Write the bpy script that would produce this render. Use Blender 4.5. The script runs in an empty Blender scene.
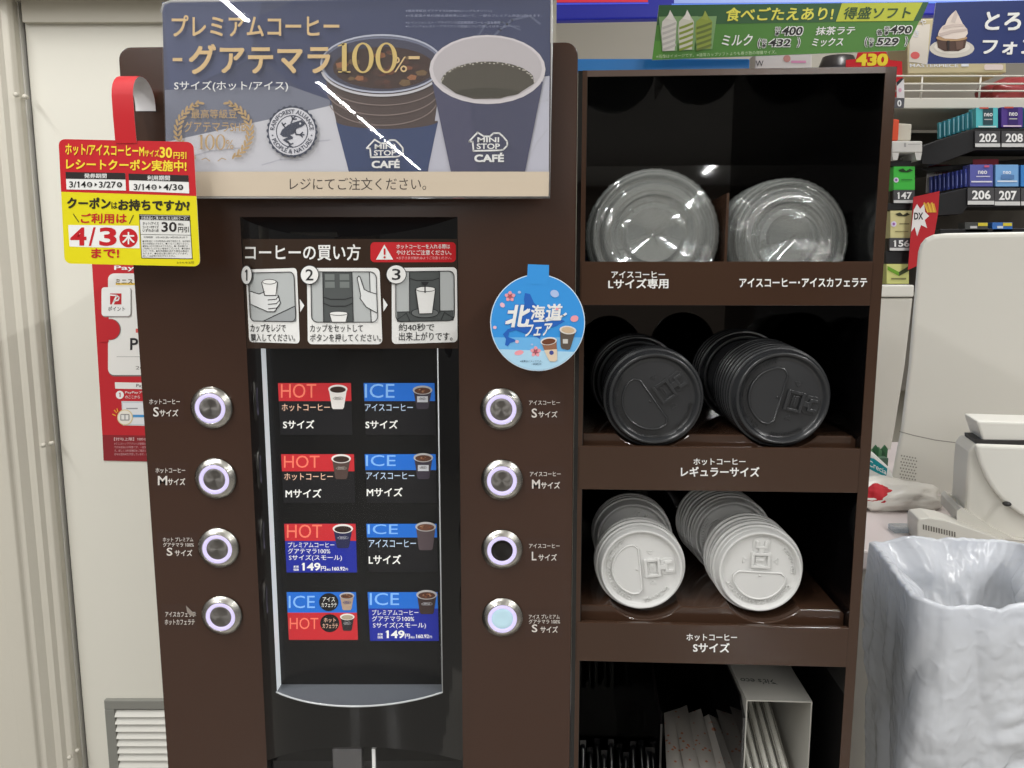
import bpy, math, random
from mathutils import Vector, Matrix, noise
random.seed(7)
SC = bpy.context.scene
COL = SC.collection
PI = math.pi
# ------------------------------------------------------------------ camera
F = 769.0
PITCH = math.radians(8.2)
CAM = Vector((0.0, -0.70, 1.30))
FWD = Vector((0, math.cos(PITCH), -math.sin(PITCH)))
UP = Vector((0, math.sin(PITCH), math.cos(PITCH)))
cd = bpy.data.cameras.new('camera')
cd.sensor_width = 36.0
cd.lens = F / 1024.0 * 36.0
cd.clip_start = 0.02
cam = bpy.data.objects.new('camera', cd)
COL.objects.link(cam)
cam.location = CAM
cam.rotation_euler = (PI / 2 - PITCH, 0, 0)
SC.camera = cam

def ray(px, py):
    return (FWD + Vector((1, 0, 0)) * ((px - 512.0) / F) - UP * ((py - 384.0) / F))

class Plane:
    """a real plane in the room; hit() gives its point seen at a photo pixel"""
    curved = False
    def __init__(s, p, n):
        s.p, s.n = Vector(p), Vector(n).normalized()
    def hit(s, px, py):
        d = ray(px, py)
        return CAM + d * ((s.p - CAM).dot(s.n) / d.dot(s.n))
    def nrm(s, q):
        return s.n
    def off(s, d):
        return Plane(s.p + s.n * d, s.n)

class Cyl:
    """vertical cylinder"""
    curved = True
    def __init__(s, xc, yc, r):
        s.xc, s.yc, s.r = xc, yc, r
    def hit(s, px, py):
        d = ray(px, py)
        ox, oy = CAM.x - s.xc, CAM.y - s.yc
        a = d.x * d.x + d.y * d.y; b = 2 * (ox * d.x + oy * d.y); c = ox * ox + oy * oy - s.r * s.r
        q = max(b * b - 4 * a * c, 0.0)
        return CAM + d * ((-b - math.sqrt(q)) / (2 * a))
    def nrm(s, q):
        return Vector((q.x - s.xc, q.y - s.yc, 0)).normalized()
    def ang(s, px, py):
        q = s.hit(px, py)
        return math.asin(max(-1, min(1, (q.x - s.xc) / s.r)))
    def pt(s, a, z, r=None):
        r = s.r if r is None else r
        return Vector((s.xc + r * math.sin(a), s.yc - r * math.cos(a), z))

def yplane(Y):
    return Plane((0, Y, 0), (0, -1, 0))
def at(px, py, Y=0.0):
    return yplane(Y).hit(px, py)
def zat(px, py, z):
    return Plane((0, 0, z), (0, 0, 1)).hit(px, py)

# ------------------------------------------------------------------ materials
def lin(c):
    return tuple(((v / 255.0) / 12.92 if v / 255.0 <= 0.04045 else ((v / 255.0 + 0.055) / 1.055) ** 2.4) for v in c) + (1.0,)
_mats = {}
def mat(name, rgb, rough=0.5, metal=0.0, spec=0.5, coat=0.0, emit=None, estr=0.0, aniso=0.0, trans=0.0, sss=0.0, noise_amt=0.0, noise_scale=200.0, bump=0.0, bump_scale=300.0, coat_rough=0.05):
    if name in _mats:
        return _mats[name]
    m = bpy.data.materials.new(name)
    m.use_nodes = True
    nt = m.node_tree
    b = nt.nodes['Principled BSDF']
    b.inputs['Base Color'].default_value = lin(rgb)
    b.inputs['Roughness'].default_value = rough
    b.inputs['Metallic'].default_value = metal
    b.inputs['Specular IOR Level'].default_value = spec
    b.inputs['Coat Weight'].default_value = coat
    b.inputs['Coat Roughness'].default_value = coat_rough
    if emit:
        b.inputs['Emission Color'].default_value = lin(emit)
        b.inputs['Emission Strength'].default_value = estr
    if aniso:
        b.inputs['Anisotropic'].default_value = aniso
        t = nt.nodes.new('ShaderNodeTangent'); t.direction_type = 'RADIAL'; t.axis = 'Z'
        nt.links.new(t.outputs[0], b.inputs['Tangent'])
    if noise_amt:
        tc = nt.nodes.new('ShaderNodeTexCoord'); nz = nt.nodes.new('ShaderNodeTexNoise')
        nz.inputs['Scale'].default_value = noise_scale; nz.inputs['Detail'].default_value = 4
        nt.links.new(tc.outputs['Object'], nz.inputs['Vector'])
        mx = nt.nodes.new('ShaderNodeMix'); mx.data_type = 'RGBA'
        c = lin(rgb)
        mx.inputs[6].default_value = tuple(max(0, v * (1 - noise_amt)) for v in c[:3]) + (1,)
        mx.inputs[7].default_value = tuple(min(1, v * (1 + noise_amt)) for v in c[:3]) + (1,)
        nt.links.new(nz.outputs['Fac'], mx.inputs[0]); nt.links.new(mx.outputs[2], b.inputs['Base Color'])
    if bump:
        tc = nt.nodes.new('ShaderNodeTexCoord'); nz = nt.nodes.new('ShaderNodeTexNoise')
        nz.inputs['Scale'].default_value = bump_scale; nz.inputs['Detail'].default_value = 3
        nt.links.new(tc.outputs['Object'], nz.inputs['Vector'])
        bp = nt.nodes.new('ShaderNodeBump'); bp.inputs['Strength'].default_value = bump; bp.inputs['Distance'].default_value = 0.002
        nt.links.new(nz.outputs['Fac'], bp.inputs['Height']); nt.links.new(bp.outputs[0], b.inputs['Normal'])
    _mats[name] = m
    return m

def ink(r, g, b):
    return mat('ink_%02x%02x%02x' % (int(r), int(g), int(b)), (r, g, b), rough=0.45, spec=0.3)
def glow(r, g, b, k):
    return mat('glow_%02x%02x%02x_%d' % (r, g, b, int(k * 100)), (r, g, b), rough=0.4, emit=(r, g, b), estr=k)

def clear(name, tint=(255, 255, 255), gloss_rough=0.02, haze=0.0, ior=1.45, haze_col=(235, 235, 235)):
    """thin clear plastic sheet: see-through with a fresnel sheen and a little milkiness"""
    if name in _mats:
        return _mats[name]
    m = bpy.data.materials.new(name); m.use_nodes = True
    nt = m.node_tree; nt.nodes.clear()
    out = nt.nodes.new('ShaderNodeOutputMaterial')
    tr = nt.nodes.new('ShaderNodeBsdfTransparent'); tr.inputs[0].default_value = lin(tint)
    gl = nt.nodes.new('ShaderNodeBsdfGlossy'); gl.inputs['Roughness'].default_value = gloss_rough
    df = nt.nodes.new('ShaderNodeBsdfDiffuse'); df.inputs[0].default_value = lin(haze_col)
    f0 = ((ior - 1) / (ior + 1)) ** 2
    ge = nt.nodes.new('ShaderNodeNewGeometry')
    dt = nt.nodes.new('ShaderNodeVectorMath'); dt.operation = 'DOT_PRODUCT'
    nt.links.new(ge.outputs['Normal'], dt.inputs[0]); nt.links.new(ge.outputs['Incoming'], dt.inputs[1])
    def mth(op, x, y=None):
        n = nt.nodes.new('ShaderNodeMath'); n.operation = op; n.use_clamp = False
        for i, t in enumerate((x, y)):
            if t is None: continue
            if isinstance(t, (int, float)): n.inputs[i].default_value = t
            else: nt.links.new(t, n.inputs[i])
        return n.outputs[0]
    pw = mth('POWER', mth('SUBTRACT', 1.0, mth('ABSOLUTE', dt.outputs['Value'])), 5.0)
    frs = mth('ADD', mth('MULTIPLY', pw, 1 - f0), f0)
    m1 = nt.nodes.new('ShaderNodeMixShader'); m1.inputs[0].default_value = haze
    nt.links.new(tr.outputs[0], m1.inputs[1]); nt.links.new(df.outputs[0], m1.inputs[2])
    m2 = nt.nodes.new('ShaderNodeMixShader')
    nt.links.new(frs, m2.inputs[0]); nt.links.new(m1.outputs[0], m2.inputs[1]); nt.links.new(gl.outputs[0], m2.inputs[2])
    nt.links.new(m2.outputs[0], out.inputs[0])
    _mats[name] = m
    return m

# ------------------------------------------------------------------ mesh builder
class MB:
    def __init__(s):
        s.V, s.F, s.M, s.S, s.mats = [], [], [], [], []
    def mi(s, m):
        if m not in s.mats:
            s.mats.append(m)
        return s.mats.index(m)
    def add(s, verts, faces, m, smooth=False):
        b = len(s.V); k = s.mi(m)
        s.V.extend(Vector(v) for v in verts)
        for f in faces:
            s.F.append([b + i for i in f]); s.M.append(k); s.S.append(smooth)
    def box(s, a, b, m):
        x0, y0, z0 = a; x1, y1, z1 = b
        x0, x1 = min(x0, x1), max(x0, x1); y0, y1 = min(y0, y1), max(y0, y1); z0, z1 = min(z0, z1), max(z0, z1)
        s.add([(x0, y0, z0), (x1, y0, z0), (x1, y1, z0), (x0, y1, z0), (x0, y0, z1), (x1, y0, z1), (x1, y1, z1), (x0, y1, z1)],
              [(0, 3, 2, 1), (4, 5, 6, 7), (0, 1, 5, 4), (1, 2, 6, 5), (2, 3, 7, 6), (3, 0, 4, 7)], m)
    def prism(s, pts, vec, m, smooth_side=False, m_side=None):
        """pts: 3-D loop; extruded by vec"""
        pts = [Vector(p) for p in pts]; vec = Vector(vec); n = len(pts)
        nn = Vector((0, 0, 0))
        for i in range(n):
            nn += pts[i].cross(pts[(i + 1) % n])
        if nn.dot(vec) > 0:
            pts.reverse()
        v = pts + [p + vec for p in pts]
        s.add(v, [tuple(range(n)), tuple(range(2 * n - 1, n - 1, -1))], m)
        b = len(s.V) - 2 * n; k = s.mi(m_side or m)
        for i in range(n):
            j = (i + 1) % n
            s.F.append([b + j, b + i, b + n + i, b + n + j]); s.M.append(k); s.S.append(smooth_side)
    def lathe(s, prof, n, m, mtx=None, cap0=True, cap1=True, smooth=True):
        mtx = mtx or Matrix.Identity(4)
        v = []
        for r, z in prof:
            for i in range(n):
                a = 2 * PI * i / n
                v.append(mtx @ Vector((r * math.cos(a), r * math.sin(a), z)))
        f = []
        for k in range(len(prof) - 1):
            for i in range(n):
                j = (i + 1) % n
                f.append((k * n + i, k * n + j, (k + 1) * n + j, (k + 1) * n + i))
        if cap0: f.append(tuple(range(n - 1, -1, -1)))
        if cap1: f.append(tuple(range((len(prof) - 1) * n, len(prof) * n)))
        s.add(v, f, m, smooth)
    def tube(s, pts, r, m, n=8, closed=False):
        pts = [Vector(p) for p in pts]; v, f = [], []
        N = len(pts)
        for k, p in enumerate(pts):
            a = pts[(k - 1) % N] if (closed or k > 0) else p
            b = pts[(k + 1) % N] if (closed or k < N - 1) else p
            t = (b - a).normalized()
            u = t.cross(Vector((0, 0, 1)))
            if u.length < 0.1: u = t.cross(Vector((1, 0, 0)))
            u.normalize(); w = t.cross(u)
            rr = r[k] if isinstance(r, (list, tuple)) else r
            for i in range(n):
                an = 2 * PI * i / n
                v.append(p + u * (rr * math.cos(an)) + w * (rr * math.sin(an)))
        for k in range(N if closed else N - 1):
            k2 = (k + 1) % N
            for i in range(n):
                j = (i + 1) % n
                f.append((k * n + i, k * n + j, k2 * n + j, k2 * n + i))
        if not closed:
            f.append(tuple(range(n - 1, -1, -1))); f.append(tuple(range((N - 1) * n, N * n)))
        s.add(v, f, m, True)
    def grid(s, fn, nu, nv, m, smooth=True, wrap_u=False):
        v = [fn(i / (nu if wrap_u else nu - 1), j / (nv - 1)) for j in range(nv) for i in range(nu)]
        f = []
        for j in range(nv - 1):
            for i in range(nu if wrap_u else nu - 1):
                i2 = (i + 1) % nu
                f.append((j * nu + i, j * nu + i2, (j + 1) * nu + i2, (j + 1) * nu + i))
        s.add(v, f, m, smooth)
    def xform(s, mtx, start=0):
        for i in range(start, len(s.V)):
            s.V[i] = mtx @ s.V[i]

def tag(o, label=None, cat=None, group=None, kind=None):
    if label: o['label'] = label
    if cat: o['category'] = cat
    if group: o['group'] = group
    if kind: o['kind'] = kind
    return o

def obj(name, mb, parent=None, bevel=0.0, seg=2, local=False, solid=0.0):
    me = bpy.data.meshes.new(name)
    V = mb.V
    org = Vector((0, 0, 0))
    if not local:
        if parent is None:
            lo = [min(v[i] for v in V) for i in range(3)]; hi = [max(v[i] for v in V) for i in range(3)]
            org = Vector(((lo[0] + hi[0]) / 2, (lo[1] + hi[1]) / 2, lo[2]))
        else:
            p = parent
            while p is not None:
                org = org + p.location; p = p.parent
    me.from_pydata([v - org for v in V], [], mb.F)
    for m in mb.mats: me.materials.append(m)
    me.polygons.foreach_set('material_index', mb.M)
    me.polygons.foreach_set('use_smooth', mb.S)
    me.update()
    o = bpy.data.objects.new(name, me)
    COL.objects.link(o)
    if parent is None:
        o.location = org
    else:
        o.parent = parent
    if solid:
        md = o.modifiers.new('solid', 'SOLIDIFY'); md.thickness = solid; md.offset = -1
    if bevel:
        md = o.modifiers.new('bevel', 'BEVEL'); md.width = bevel; md.segments = seg; md.limit_method = 'ANGLE'; md.angle_limit = math.radians(40)
    return o

def thing(name, label, cat, loc=(0, 0, 0), group=None):
    o = bpy.data.objects.new(name, None); COL.objects.link(o)
    o.location = loc; o.empty_display_size = 0.02
    return tag(o, label, cat, group)

def single(name, mb, label, cat, group=None, **k):
    return tag(obj(name, mb, **k), label, cat, group)
def struct(name, mb, parent=None, **k):
    o = obj(name, mb, parent, **k)
    if parent is None: o['kind'] = 'structure'
    return o

# ------------------------------------------------------------------ printed matter
_glyphs = {}
def right_edge(s):
    c = bpy.data.curves.new('t', 'FONT'); c.body = s
    o = bpy.data.objects.new('t', c); m = bpy.data.meshes.new_from_object(o)
    xs = [p.co.x for p in m.vertices]
    bpy.data.objects.remove(o); bpy.data.curves.remove(c); bpy.data.meshes.remove(m)
    return min(xs), max(xs)
def add_flags(s, v, f):
    """gives every digit one its slanted flag"""
    if '1' not in s: return
    a, b = right_edge('1'); w = b - a
    for i, ch in enumerate(s):
        if ch == '1':
            R = right_edge(s[:i + 1])[1]; L = R - w; n = len(v)
            v += [(L + w * .5, .70), (L - .10, .60), (L - .10, .50), (L + w * .5, .585)]; f.append((n, n + 1, n + 2, n + 3))
def glyphs(s, bold):
    key = (s, bold)
    if key not in _glyphs and bold > 0 and (bold >= .06 or not all(ord(ch) < 128 for ch in s)):
        c = bpy.data.curves.new('t', 'FONT'); c.body = s; c.resolution_u = 3
        o = bpy.data.objects.new('t', c)
        m = bpy.data.meshes.new_from_object(o)
        v = [(p.co.x, p.co.y) for p in m.vertices]; f = [tuple(p.vertices) for p in m.polygons]
        add_flags(s, v, f)
        bpy.data.objects.remove(o); bpy.data.curves.remove(c); bpy.data.meshes.remove(m)
        V, Fc = [], []
        for dx, dy in ((-.75, -.75), (.75, -.75), (-.75, .75), (.75, .75), (0, 0)):
            b = len(V); V += [(x + dx * bold, y + dy * bold, .16 * (b // max(len(v), 1))) for x, y in v]; Fc += [tuple(b + i for i in t) for t in f]
        x0 = min(p[0] for p in V); x1 = max(p[0] for p in V); y0 = min(p[1] for p in V); y1 = max(p[1] for p in V)
        _glyphs[key] = ([((x - x0) / max(x1 - x0, 1e-6), (y1 - y) / max(y1 - y0, 1e-6), k) for x, y, k in V], Fc)
    if key not in _glyphs:
        c = bpy.data.curves.new('t', 'FONT'); c.body = s; c.resolution_u = 3; c.offset = bold * (.55 if bold > 0 else 1)
        o = bpy.data.objects.new('t', c)
        m = bpy.data.meshes.new_from_object(o)
        v = [(p.co.x, p.co.y) for p in m.vertices]; f = [tuple(p.vertices) for p in m.polygons]
        add_flags(s, v, f)
        bpy.data.objects.remove(o); bpy.data.curves.remove(c); bpy.data.meshes.remove(m)
        x0 = min(p[0] for p in v); x1 = max(p[0] for p in v); y0 = min(p[1] for p in v); y1 = max(p[1] for p in v)
        _glyphs[key] = ([((x - x0) / max(x1 - x0, 1e-6), (y1 - y) / max(y1 - y0, 1e-6), 0) for x, y in v], f)
    return _glyphs[key]

def clip_x(poly, x, keep_right):
    out = []
    for i in range(len(poly)):
        a, b = poly[i], poly[(i + 1) % len(poly)]
        ia = (a[0] >= x) == keep_right or a[0] == x
        ib = (b[0] >= x) == keep_right or b[0] == x
        if ia: out.append(a)
        if ia != ib:
            t = (x - a[0]) / (b[0] - a[0]); out.append((x, a[1] + t * (b[1] - a[1])))
    return out

class Print(MB):
    """flat ink on a real surface: shapes are given where the photo shows them and land on that surface"""
    E = 0.00012
    def __init__(s, surf, e=None):
        super().__init__(); s.surf = surf
        if e: s.E = e
    def p(s, x, y, layer):
        q = s.surf.hit(x, y)
        return q + s.surf.nrm(q) * (layer * s.E)
    def poly(s, pts, m, layer=1):
        ar = sum(pts[i][0] * pts[(i + 1) % len(pts)][1] - pts[(i + 1) % len(pts)][0] * pts[i][1] for i in range(len(pts)))
        if ar > 0: pts = pts[::-1]
        if s.surf.curved:
            x0 = min(p[0] for p in pts); x1 = max(p[0] for p in pts); step = 2.0
            if x1 - x0 > step * 1.5:
                n = int((x1 - x0) / step) + 1
                for k in range(n):
                    q = clip_x(clip_x(pts, x0 + (x1 - x0) * k / n, True), x0 + (x1 - x0) * (k + 1) / n, False)
                    if len(q) > 2: s.add([s.p(x, y, layer) for x, y in q], [tuple(range(len(q)))], m)
                return
        s.add([s.p(x, y, layer) for x, y in pts], [tuple(range(len(pts)))], m)
    def rect(s, x0, y0, x1, y1, m, layer=1):
        s.poly([(x0, y0), (x1, y0), (x1, y1), (x0, y1)], m, layer)
    def rrect(s, x0, y0, x1, y1, r, m, layer=1, quad=None):
        pts = rr_pts(x0, y0, x1, y1, r)
        if quad: pts = [qmap(quad, (x - x0) / (x1 - x0), (y - y0) / (y1 - y0)) for x, y in pts]
        s.poly(pts, m, layer)
    def ell(s, cx, cy, rx, ry=None, m=None, layer=1, rot=0, n=28, a0=0, a1=2 * PI):
        ry = rx if ry is None else ry
        c, d = math.cos(rot), math.sin(rot)
        full = abs(a1 - a0 - 2 * PI) < 1e-6
        k = n if full else n + 1
        pts = []
        for i in range(k):
            a = a0 + (a1 - a0) * i / n
            x, y = rx * math.cos(a), ry * math.sin(a)
            pts.append((cx + x * c - y * d, cy + x * d + y * c))
        s.poly(pts, m, layer)
    def ring(s, cx, cy, rx, ry, w, m, layer=1, n=32, a0=0, a1=2 * PI, w2=None, rot=0):
        w2 = w if w2 is None else w2
        c, d = math.cos(rot), math.sin(rot)
        for i in range(n):
            q = []
            for a, o in ((a0 + (a1 - a0) * i / n, 0), (a0 + (a1 - a0) * (i + 1) / n, 0), (a0 + (a1 - a0) * (i + 1) / n, 1), (a0 + (a1 - a0) * i / n, 1)):
                X, Y = (rx - o * w) * math.cos(a), (ry - o * w2) * math.sin(a)
                q.append((cx + X * c - Y * d, cy + X * d + Y * c))
            s.poly(q, m, layer)
    def line(s, pts, w, m, layer=1):
        for (x0, y0), (x1, y1) in zip(pts[:-1], pts[1:]):
            L = math.hypot(x1 - x0, y1 - y0) or 1e-6
            nx, ny = -(y1 - y0) / L * w / 2, (x1 - x0) / L * w / 2
            ex, ey = (x1 - x0) / L * w * 0.3, (y1 - y0) / L * w * 0.3
            s.poly([(x0 + nx - ex, y0 + ny - ey), (x1 + nx + ex, y1 + ny + ey), (x1 - nx + ex, y1 - ny + ey), (x0 - nx - ex, y0 - ny - ey)], m, layer)
    def text(s, t, x0, y0, x1, y1, m, layer=2, bold=0.015, quad=None, dy=0.0, slant=0.0):
        """dy: how far the right end drops; slant: how far the top leans right"""
        v, f = glyphs(t, bold)
        if quad is None:
            quad = [(x0 + slant, y0), (x1 + slant, y0 + dy), (x1, y1 + dy), (x0, y1)]
        s.add([s.p(*qmap(quad, a, b), layer + k) for a, b, k in v], f, m)
    def arc_text(s, t, cx, cy, r, h, a0, a1, m, layer=2, bold=0.02, inward=False, sq=1.0):
        v, f = glyphs(t, bold)
        out = []
        for a, b, k in v:
            an = a0 + (a1 - a0) * a
            rr = r + h * ((1 - b) if not inward else -(1 - b))
            out.append(s.p(cx + rr * math.cos(an), cy + sq * rr * math.sin(an), layer + k))
        s.add(out, f, m)

def qmap(q, a, b):
    (ax, ay), (bx, by), (cx, cy), (dx, dy) = q
    return ((ax * (1 - a) + bx * a) * (1 - b) + (dx * (1 - a) + cx * a) * b, (ay * (1 - a) + by * a) * (1 - b) + (dy * (1 - a) + cy * a) * b)
def rr_pts(x0, y0, x1, y1, r, n=5):
    pts = []
    for cx, cy, a in ((x1 - r, y0 + r, -PI / 2), (x1 - r, y1 - r, 0), (x0 + r, y1 - r, PI / 2), (x0 + r, y0 + r, PI)):
        for i in range(n + 1):
            t = a + PI / 2 * i / n
            pts.append((cx + r * math.cos(t), cy + r * math.sin(t)))
    return pts

WHITE = ink(238, 238, 236); BLACK = ink(24, 22, 22)
# ------------------------------------------------------------------ common materials
M_BROWN = mat('brown_panel', (64, 43, 33), rough=0.22, spec=0.5, noise_amt=0.12, noise_scale=900)
M_BROWN_RACK = mat('brown_acrylic', (64, 45, 34), rough=0.12, spec=0.5)
M_EDGE = mat('black_edge', (22, 19, 18), rough=0.3)
M_BLACKGLOSS = mat('black_gloss', (13, 13, 14), rough=0.06, spec=0.6)
M_BLACKACR = mat('black_acrylic', (9, 8, 9), rough=0.03, spec=0.85)
M_BLACKMATT = mat('black_matt', (14, 14, 15), rough=0.5)
M_STEEL = mat('brushed_steel', (182, 180, 174), rough=0.24, metal=1.0, aniso=0.85)
M_STEELDK = mat('brushed_cap', (136, 133, 130), rough=0.42, metal=1.0, aniso=0.8)
M_RING = mat('lit_ring', (120, 114, 136), rough=0.4, emit=(226, 215, 255), estr=0.78)
M_DOOR = mat('door_paint', (224, 221, 210), rough=0.55, bump=0.05, bump_scale=120)
M_JAMB = mat('jamb_paint', (208, 203, 190), rough=0.5, bump=0.12, bump_scale=90)
M_WALL = mat('wall_paint', (200, 195, 182), rough=0.7)
M_FLOOR = mat('floor_tile', (146, 143, 138), rough=0.25)
M_CEIL = mat('ceiling_paint', (225, 225, 222), rough=0.8)
M_CLEAR = clear('clear_sheet')
M_CLEARCOVER = clear('clear_cover', (252, 253, 254), haze=0.004, ior=1.36)
M_SIDEGLOW = mat('frosted_side_glow', (226, 230, 230), rough=0.3, emit=(226, 232, 236), estr=0.5)  # even glow put in for light reflected on the recess's left wall
M_GREYPL = mat('grey_plastic', (104, 108, 114), rough=0.3)

# ------------------------------------------------------------------ setting
DY = 0.55                                    # the door's plane
def wallbox(name, a, b, m, **k):
    q = MB(); q.box(a, b, m); return struct(name, q, **k)
wallbox('floor', (-3.5, -12, -0.05), (4.0, 2.6, 0), M_FLOOR)
wallbox('ceiling', (-3.5, -12, 2.75), (4.0, 2.6, 2.8), M_CEIL)
wallbox('wall_back', (-0.1, 2.3, 0), (4.0, 2.4, 2.75), M_WALL)
q = MB(); q.box((-3.5, -12.1, 0), (4.0, -12, 2.75), mat('far_wall', (120, 108, 98), rough=.7))
struct('wall_front', q)
# wall that holds the service door, left of and behind the coffee machine
xg = at(36, 192, DY).x                       # door gasket line
zh = at(100, 3, DY).z
wallbox('wall_left', (0.05, DY + 0.12, 0), (0.07, 2.3, 2.75), M_WALL)
wallbox('wall_service', (-3.5, DY + 0.03, 0), (0.07, DY + 0.12, 2.75), M_WALL)
q = MB()
dr = at(640, 300, DY).x
q.box((xg + 0.0045, DY, 0.02), (0.055, DY + 0.028, zh), M_DOOR)
door = struct('door_1', q, bevel=0.002)
# gasket
q = MB(); q.box((xg - 0.001, DY - 0.006, 0.02), (xg + 0.0012, DY + 0.01, zh), mat('gasket_light', (206, 204, 198), rough=0.4)); q.box((xg + 0.0012, DY + 0.004, 0.02), (xg + 0.0045, DY + 0.01, zh), mat('gasket', (110, 108, 104), rough=0.5))
struct('door_gasket', q, door)
# jamb: stepped profile, swept from floor to head
def jx(px): return at(px, 384, DY - 0.03).x
q = MB()
prof = [(xg - 0.001, DY + 0.02), (xg - 0.001, DY - 0.016), (jx(41.5), DY - 0.018), (jx(38.5), DY - 0.026), (jx(33), DY - 0.028), (jx(30), DY - 0.034),
        (jx(24), DY - 0.036), (jx(18), DY - 0.046), (jx(13.5), DY - 0.048), (jx(11), DY - 0.055), (jx(-4), DY - 0.058), (jx(-60), DY - 0.058), (jx(-60), DY + 0.02)]
q.prism([(x, y, 0.0) for x, y in prof], (0, 0, 2.75), M_JAMB)
struct('trim_1', q, bevel=0.003)
# head of the door frame (overhangs, shades the door's top)
q = MB(); q.box((xg - 0.03, DY - 0.058, zh), (0.065, DY + 0.02, 2.75), M_JAMB)
struct('trim_2', q, bevel=0.003)
zt = at(100, 24, DY).z
q = MB(); q.box((xg + 0.008, DY - 0.010, zt), (0.055, DY - 0.0005, zh), M_JAMB)
struct('trim_3', q)
# screw caps on the jamb
for px, py in ((17, 95), (26, 97), (44, 445), (52.5, 443), (70, 757), (77.5, 750)):
    c = at(px, py, DY - 0.018)
    if px in (17, 44, 70): c = at(px, py, DY - 0.036)
    q = MB(); q.lathe([(0.0036, 0.004), (0.0036, -0.001), (0.0022, -0.0028), (0.0008, -0.0032)], 12, M_JAMB, Matrix.Translation(c) @ Matrix.Rotation(-PI / 2, 4, 'X') @ Matrix.Scale(-1, 4, (0, 0, 1)))
    struct('screw_cap', q, bpy.data.objects['trim_1'])
# louvred vent in the door
va = at(106, 698, DY); vb = at(167, 698, DY)
vt = thing('louvre_vent', 'grey framed louvre vent low in the beige door beside the coffee machine', 'vent', (va.x, DY, va.z - 0.16))
M_VENTF = mat('vent_frame', (146, 146, 140), rough=0.4, metal=0.3)
M_SLAT = mat('vent_slat', (216, 214, 206), rough=0.4)
x0, x1, z1 = va.x, va.x + 0.24, va.z
q = MB()
fw = 0.017
q.box((x0, DY - 0.008, z1 - fw), (x1, DY + 0.001, z1), M_VENTF); q.box((x0, DY - 0.008, z1 - 0.16), (x0 + fw, DY + 0.001, z1 - fw), M_VENTF)
q.box((x1 - fw, DY - 0.008, z1 - 0.16), (x1, DY + 0.001, z1 - fw), M_VENTF); q.box((x0 + fw, DY - 0.008, z1 - 0.16), (x1 - fw, DY + 0.001, z1 - 0.145), M_VENTF)
obj('frame', q, vt, bevel=0.0012)
q = MB(); q.box((x0 + fw, DY - 0.0012, z1 - 0.145), (x1 - fw, DY - 0.0004, z1 - fw), mat('vent_dark', (70, 68, 64)))
obj('backing', q, vt)
for k in range(9):
    z = z1 - fw - 0.004 - k * 0.0137
    q = MB(); q.prism([(x0 + fw, DY - 0.002, z), (x0 + fw, DY - 0.009, z - 0.0095), (x0 + fw, DY - 0.0078, z - 0.0103), (x0 + fw, DY - 0.002, z - 0.0035)], (x1 - x0 - 2 * fw, 0, 0), M_SLAT)
    obj('slat', q, vt)

# ------------------------------------------------------------------ counter the machine stands on
CZ = 0.70
XL_ = at(143, 400).x + 0.012
q = MB(); q.box((XL_, -0.12, CZ - 0.03), (0.345, 0.42, CZ), mat('counter_top', (190, 186, 178), rough=0.3))
q.box((XL_ + 0.01, -0.10, 0.0), (0.335, 0.41, CZ - 0.03), mat('counter_body', (150, 146, 138), rough=0.5))
single('service_counter', q, 'low counter that carries the coffee machine and the lid rack', 'counter', bevel=0.003)

# ------------------------------------------------------------------ coffee machine
cm = thing('coffee_machine', 'brown self-service coffee machine with eight lit push buttons and a glossy black display', 'coffee machine', (-0.16, 0.0, CZ))
XL = at(119, 55).x * 0.5 + at(167, 768).x * 0.5
XR = at(575, 55).x * 0.5 + at(572.5, 768).x * 0.5
ZL, ZR = at(130, 47).z, at(565, 42).z
nx0, nx1, nz = at(267, 758).x, at(462.5, 760).x, at(364, 757).z
def corner(cx, cz, r, a0, n=6):
    return [(cx + r * math.cos(a0 + PI / 2 * i / n), cz + r * math.sin(a0 + PI / 2 * i / n)) for i in range(n + 1)]
r = 0.011
out = [(XL, CZ + 0.03), (nx0, CZ + 0.03), (nx0, nz), (nx1, nz), (nx1, CZ + 0.03), (XR, CZ + 0.03)]
out += corner(XR - r, ZR - r, r, 0) + corner(XL + r, ZL - r, r, PI / 2)
q = MB(); q.prism([(x, 0, z) for x, z in out], (0, 0.010, 0), M_BROWN, m_side=M_EDGE)
obj('front_panel', q, cm, bevel=0.0012)
# thin dark seam frame behind the panel edge, then the body
q = MB(); q.prism([(x * 1.0, 0.010, z) for x, z in [(XL + 0.012, CZ + 0.012), (XR - 0.006, CZ + 0.012), (XR - 0.006, ZR - 0.01), (XL + 0.012, ZL - 0.012)]], (0, 0.40, 0), M_BLACKMATT)
body = obj('body', q, cm, bevel=0.004)
# cup bay below the display: dark liner and the spout plates
q = MB()
q.box((nx0, 0.0095, CZ + 0.035), (nx1, 0.0099, nz + 0.012), M_BLACKGLOSS)
obj('cup_bay_back', q, cm)
# convex black display housing
xa, xb = at(240, 217).x, at(457.5, 217).x
hw = (xb - xa) / 2; RC = 0.14
CY = Cyl((xa + xb) / 2, math.sqrt(RC * RC - hw * hw), RC)
AE = math.asin(hw / RC); BM = RC - CY.yc
zE, zC = at(350, 217).z, CY.hit(350, 237).z
yE, yC = at(457, 761).z, CY.hit(355, 747).z
def ztop(a): return zE + (zC - zE) * ((RC * math.cos(a) - CY.yc) / BM)
def zbot(a): return yE + (yC - yE) * ((RC * math.cos(a) - CY.yc) / BM)
wa0, wa1 = CY.ang(268, 500), CY.ang(439.5, 500)
wz1, wz0 = CY.hit(356, 351).z, CY.hit(356, 706).z
A = [-AE + (wa0 + AE) * i / 6 for i in range(6)] + [wa0 + (wa1 - wa0) * i / 40 for i in range(40)] + [wa1 + (AE - wa1) * i / 6 for i in range(7)]
q = MB()
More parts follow.
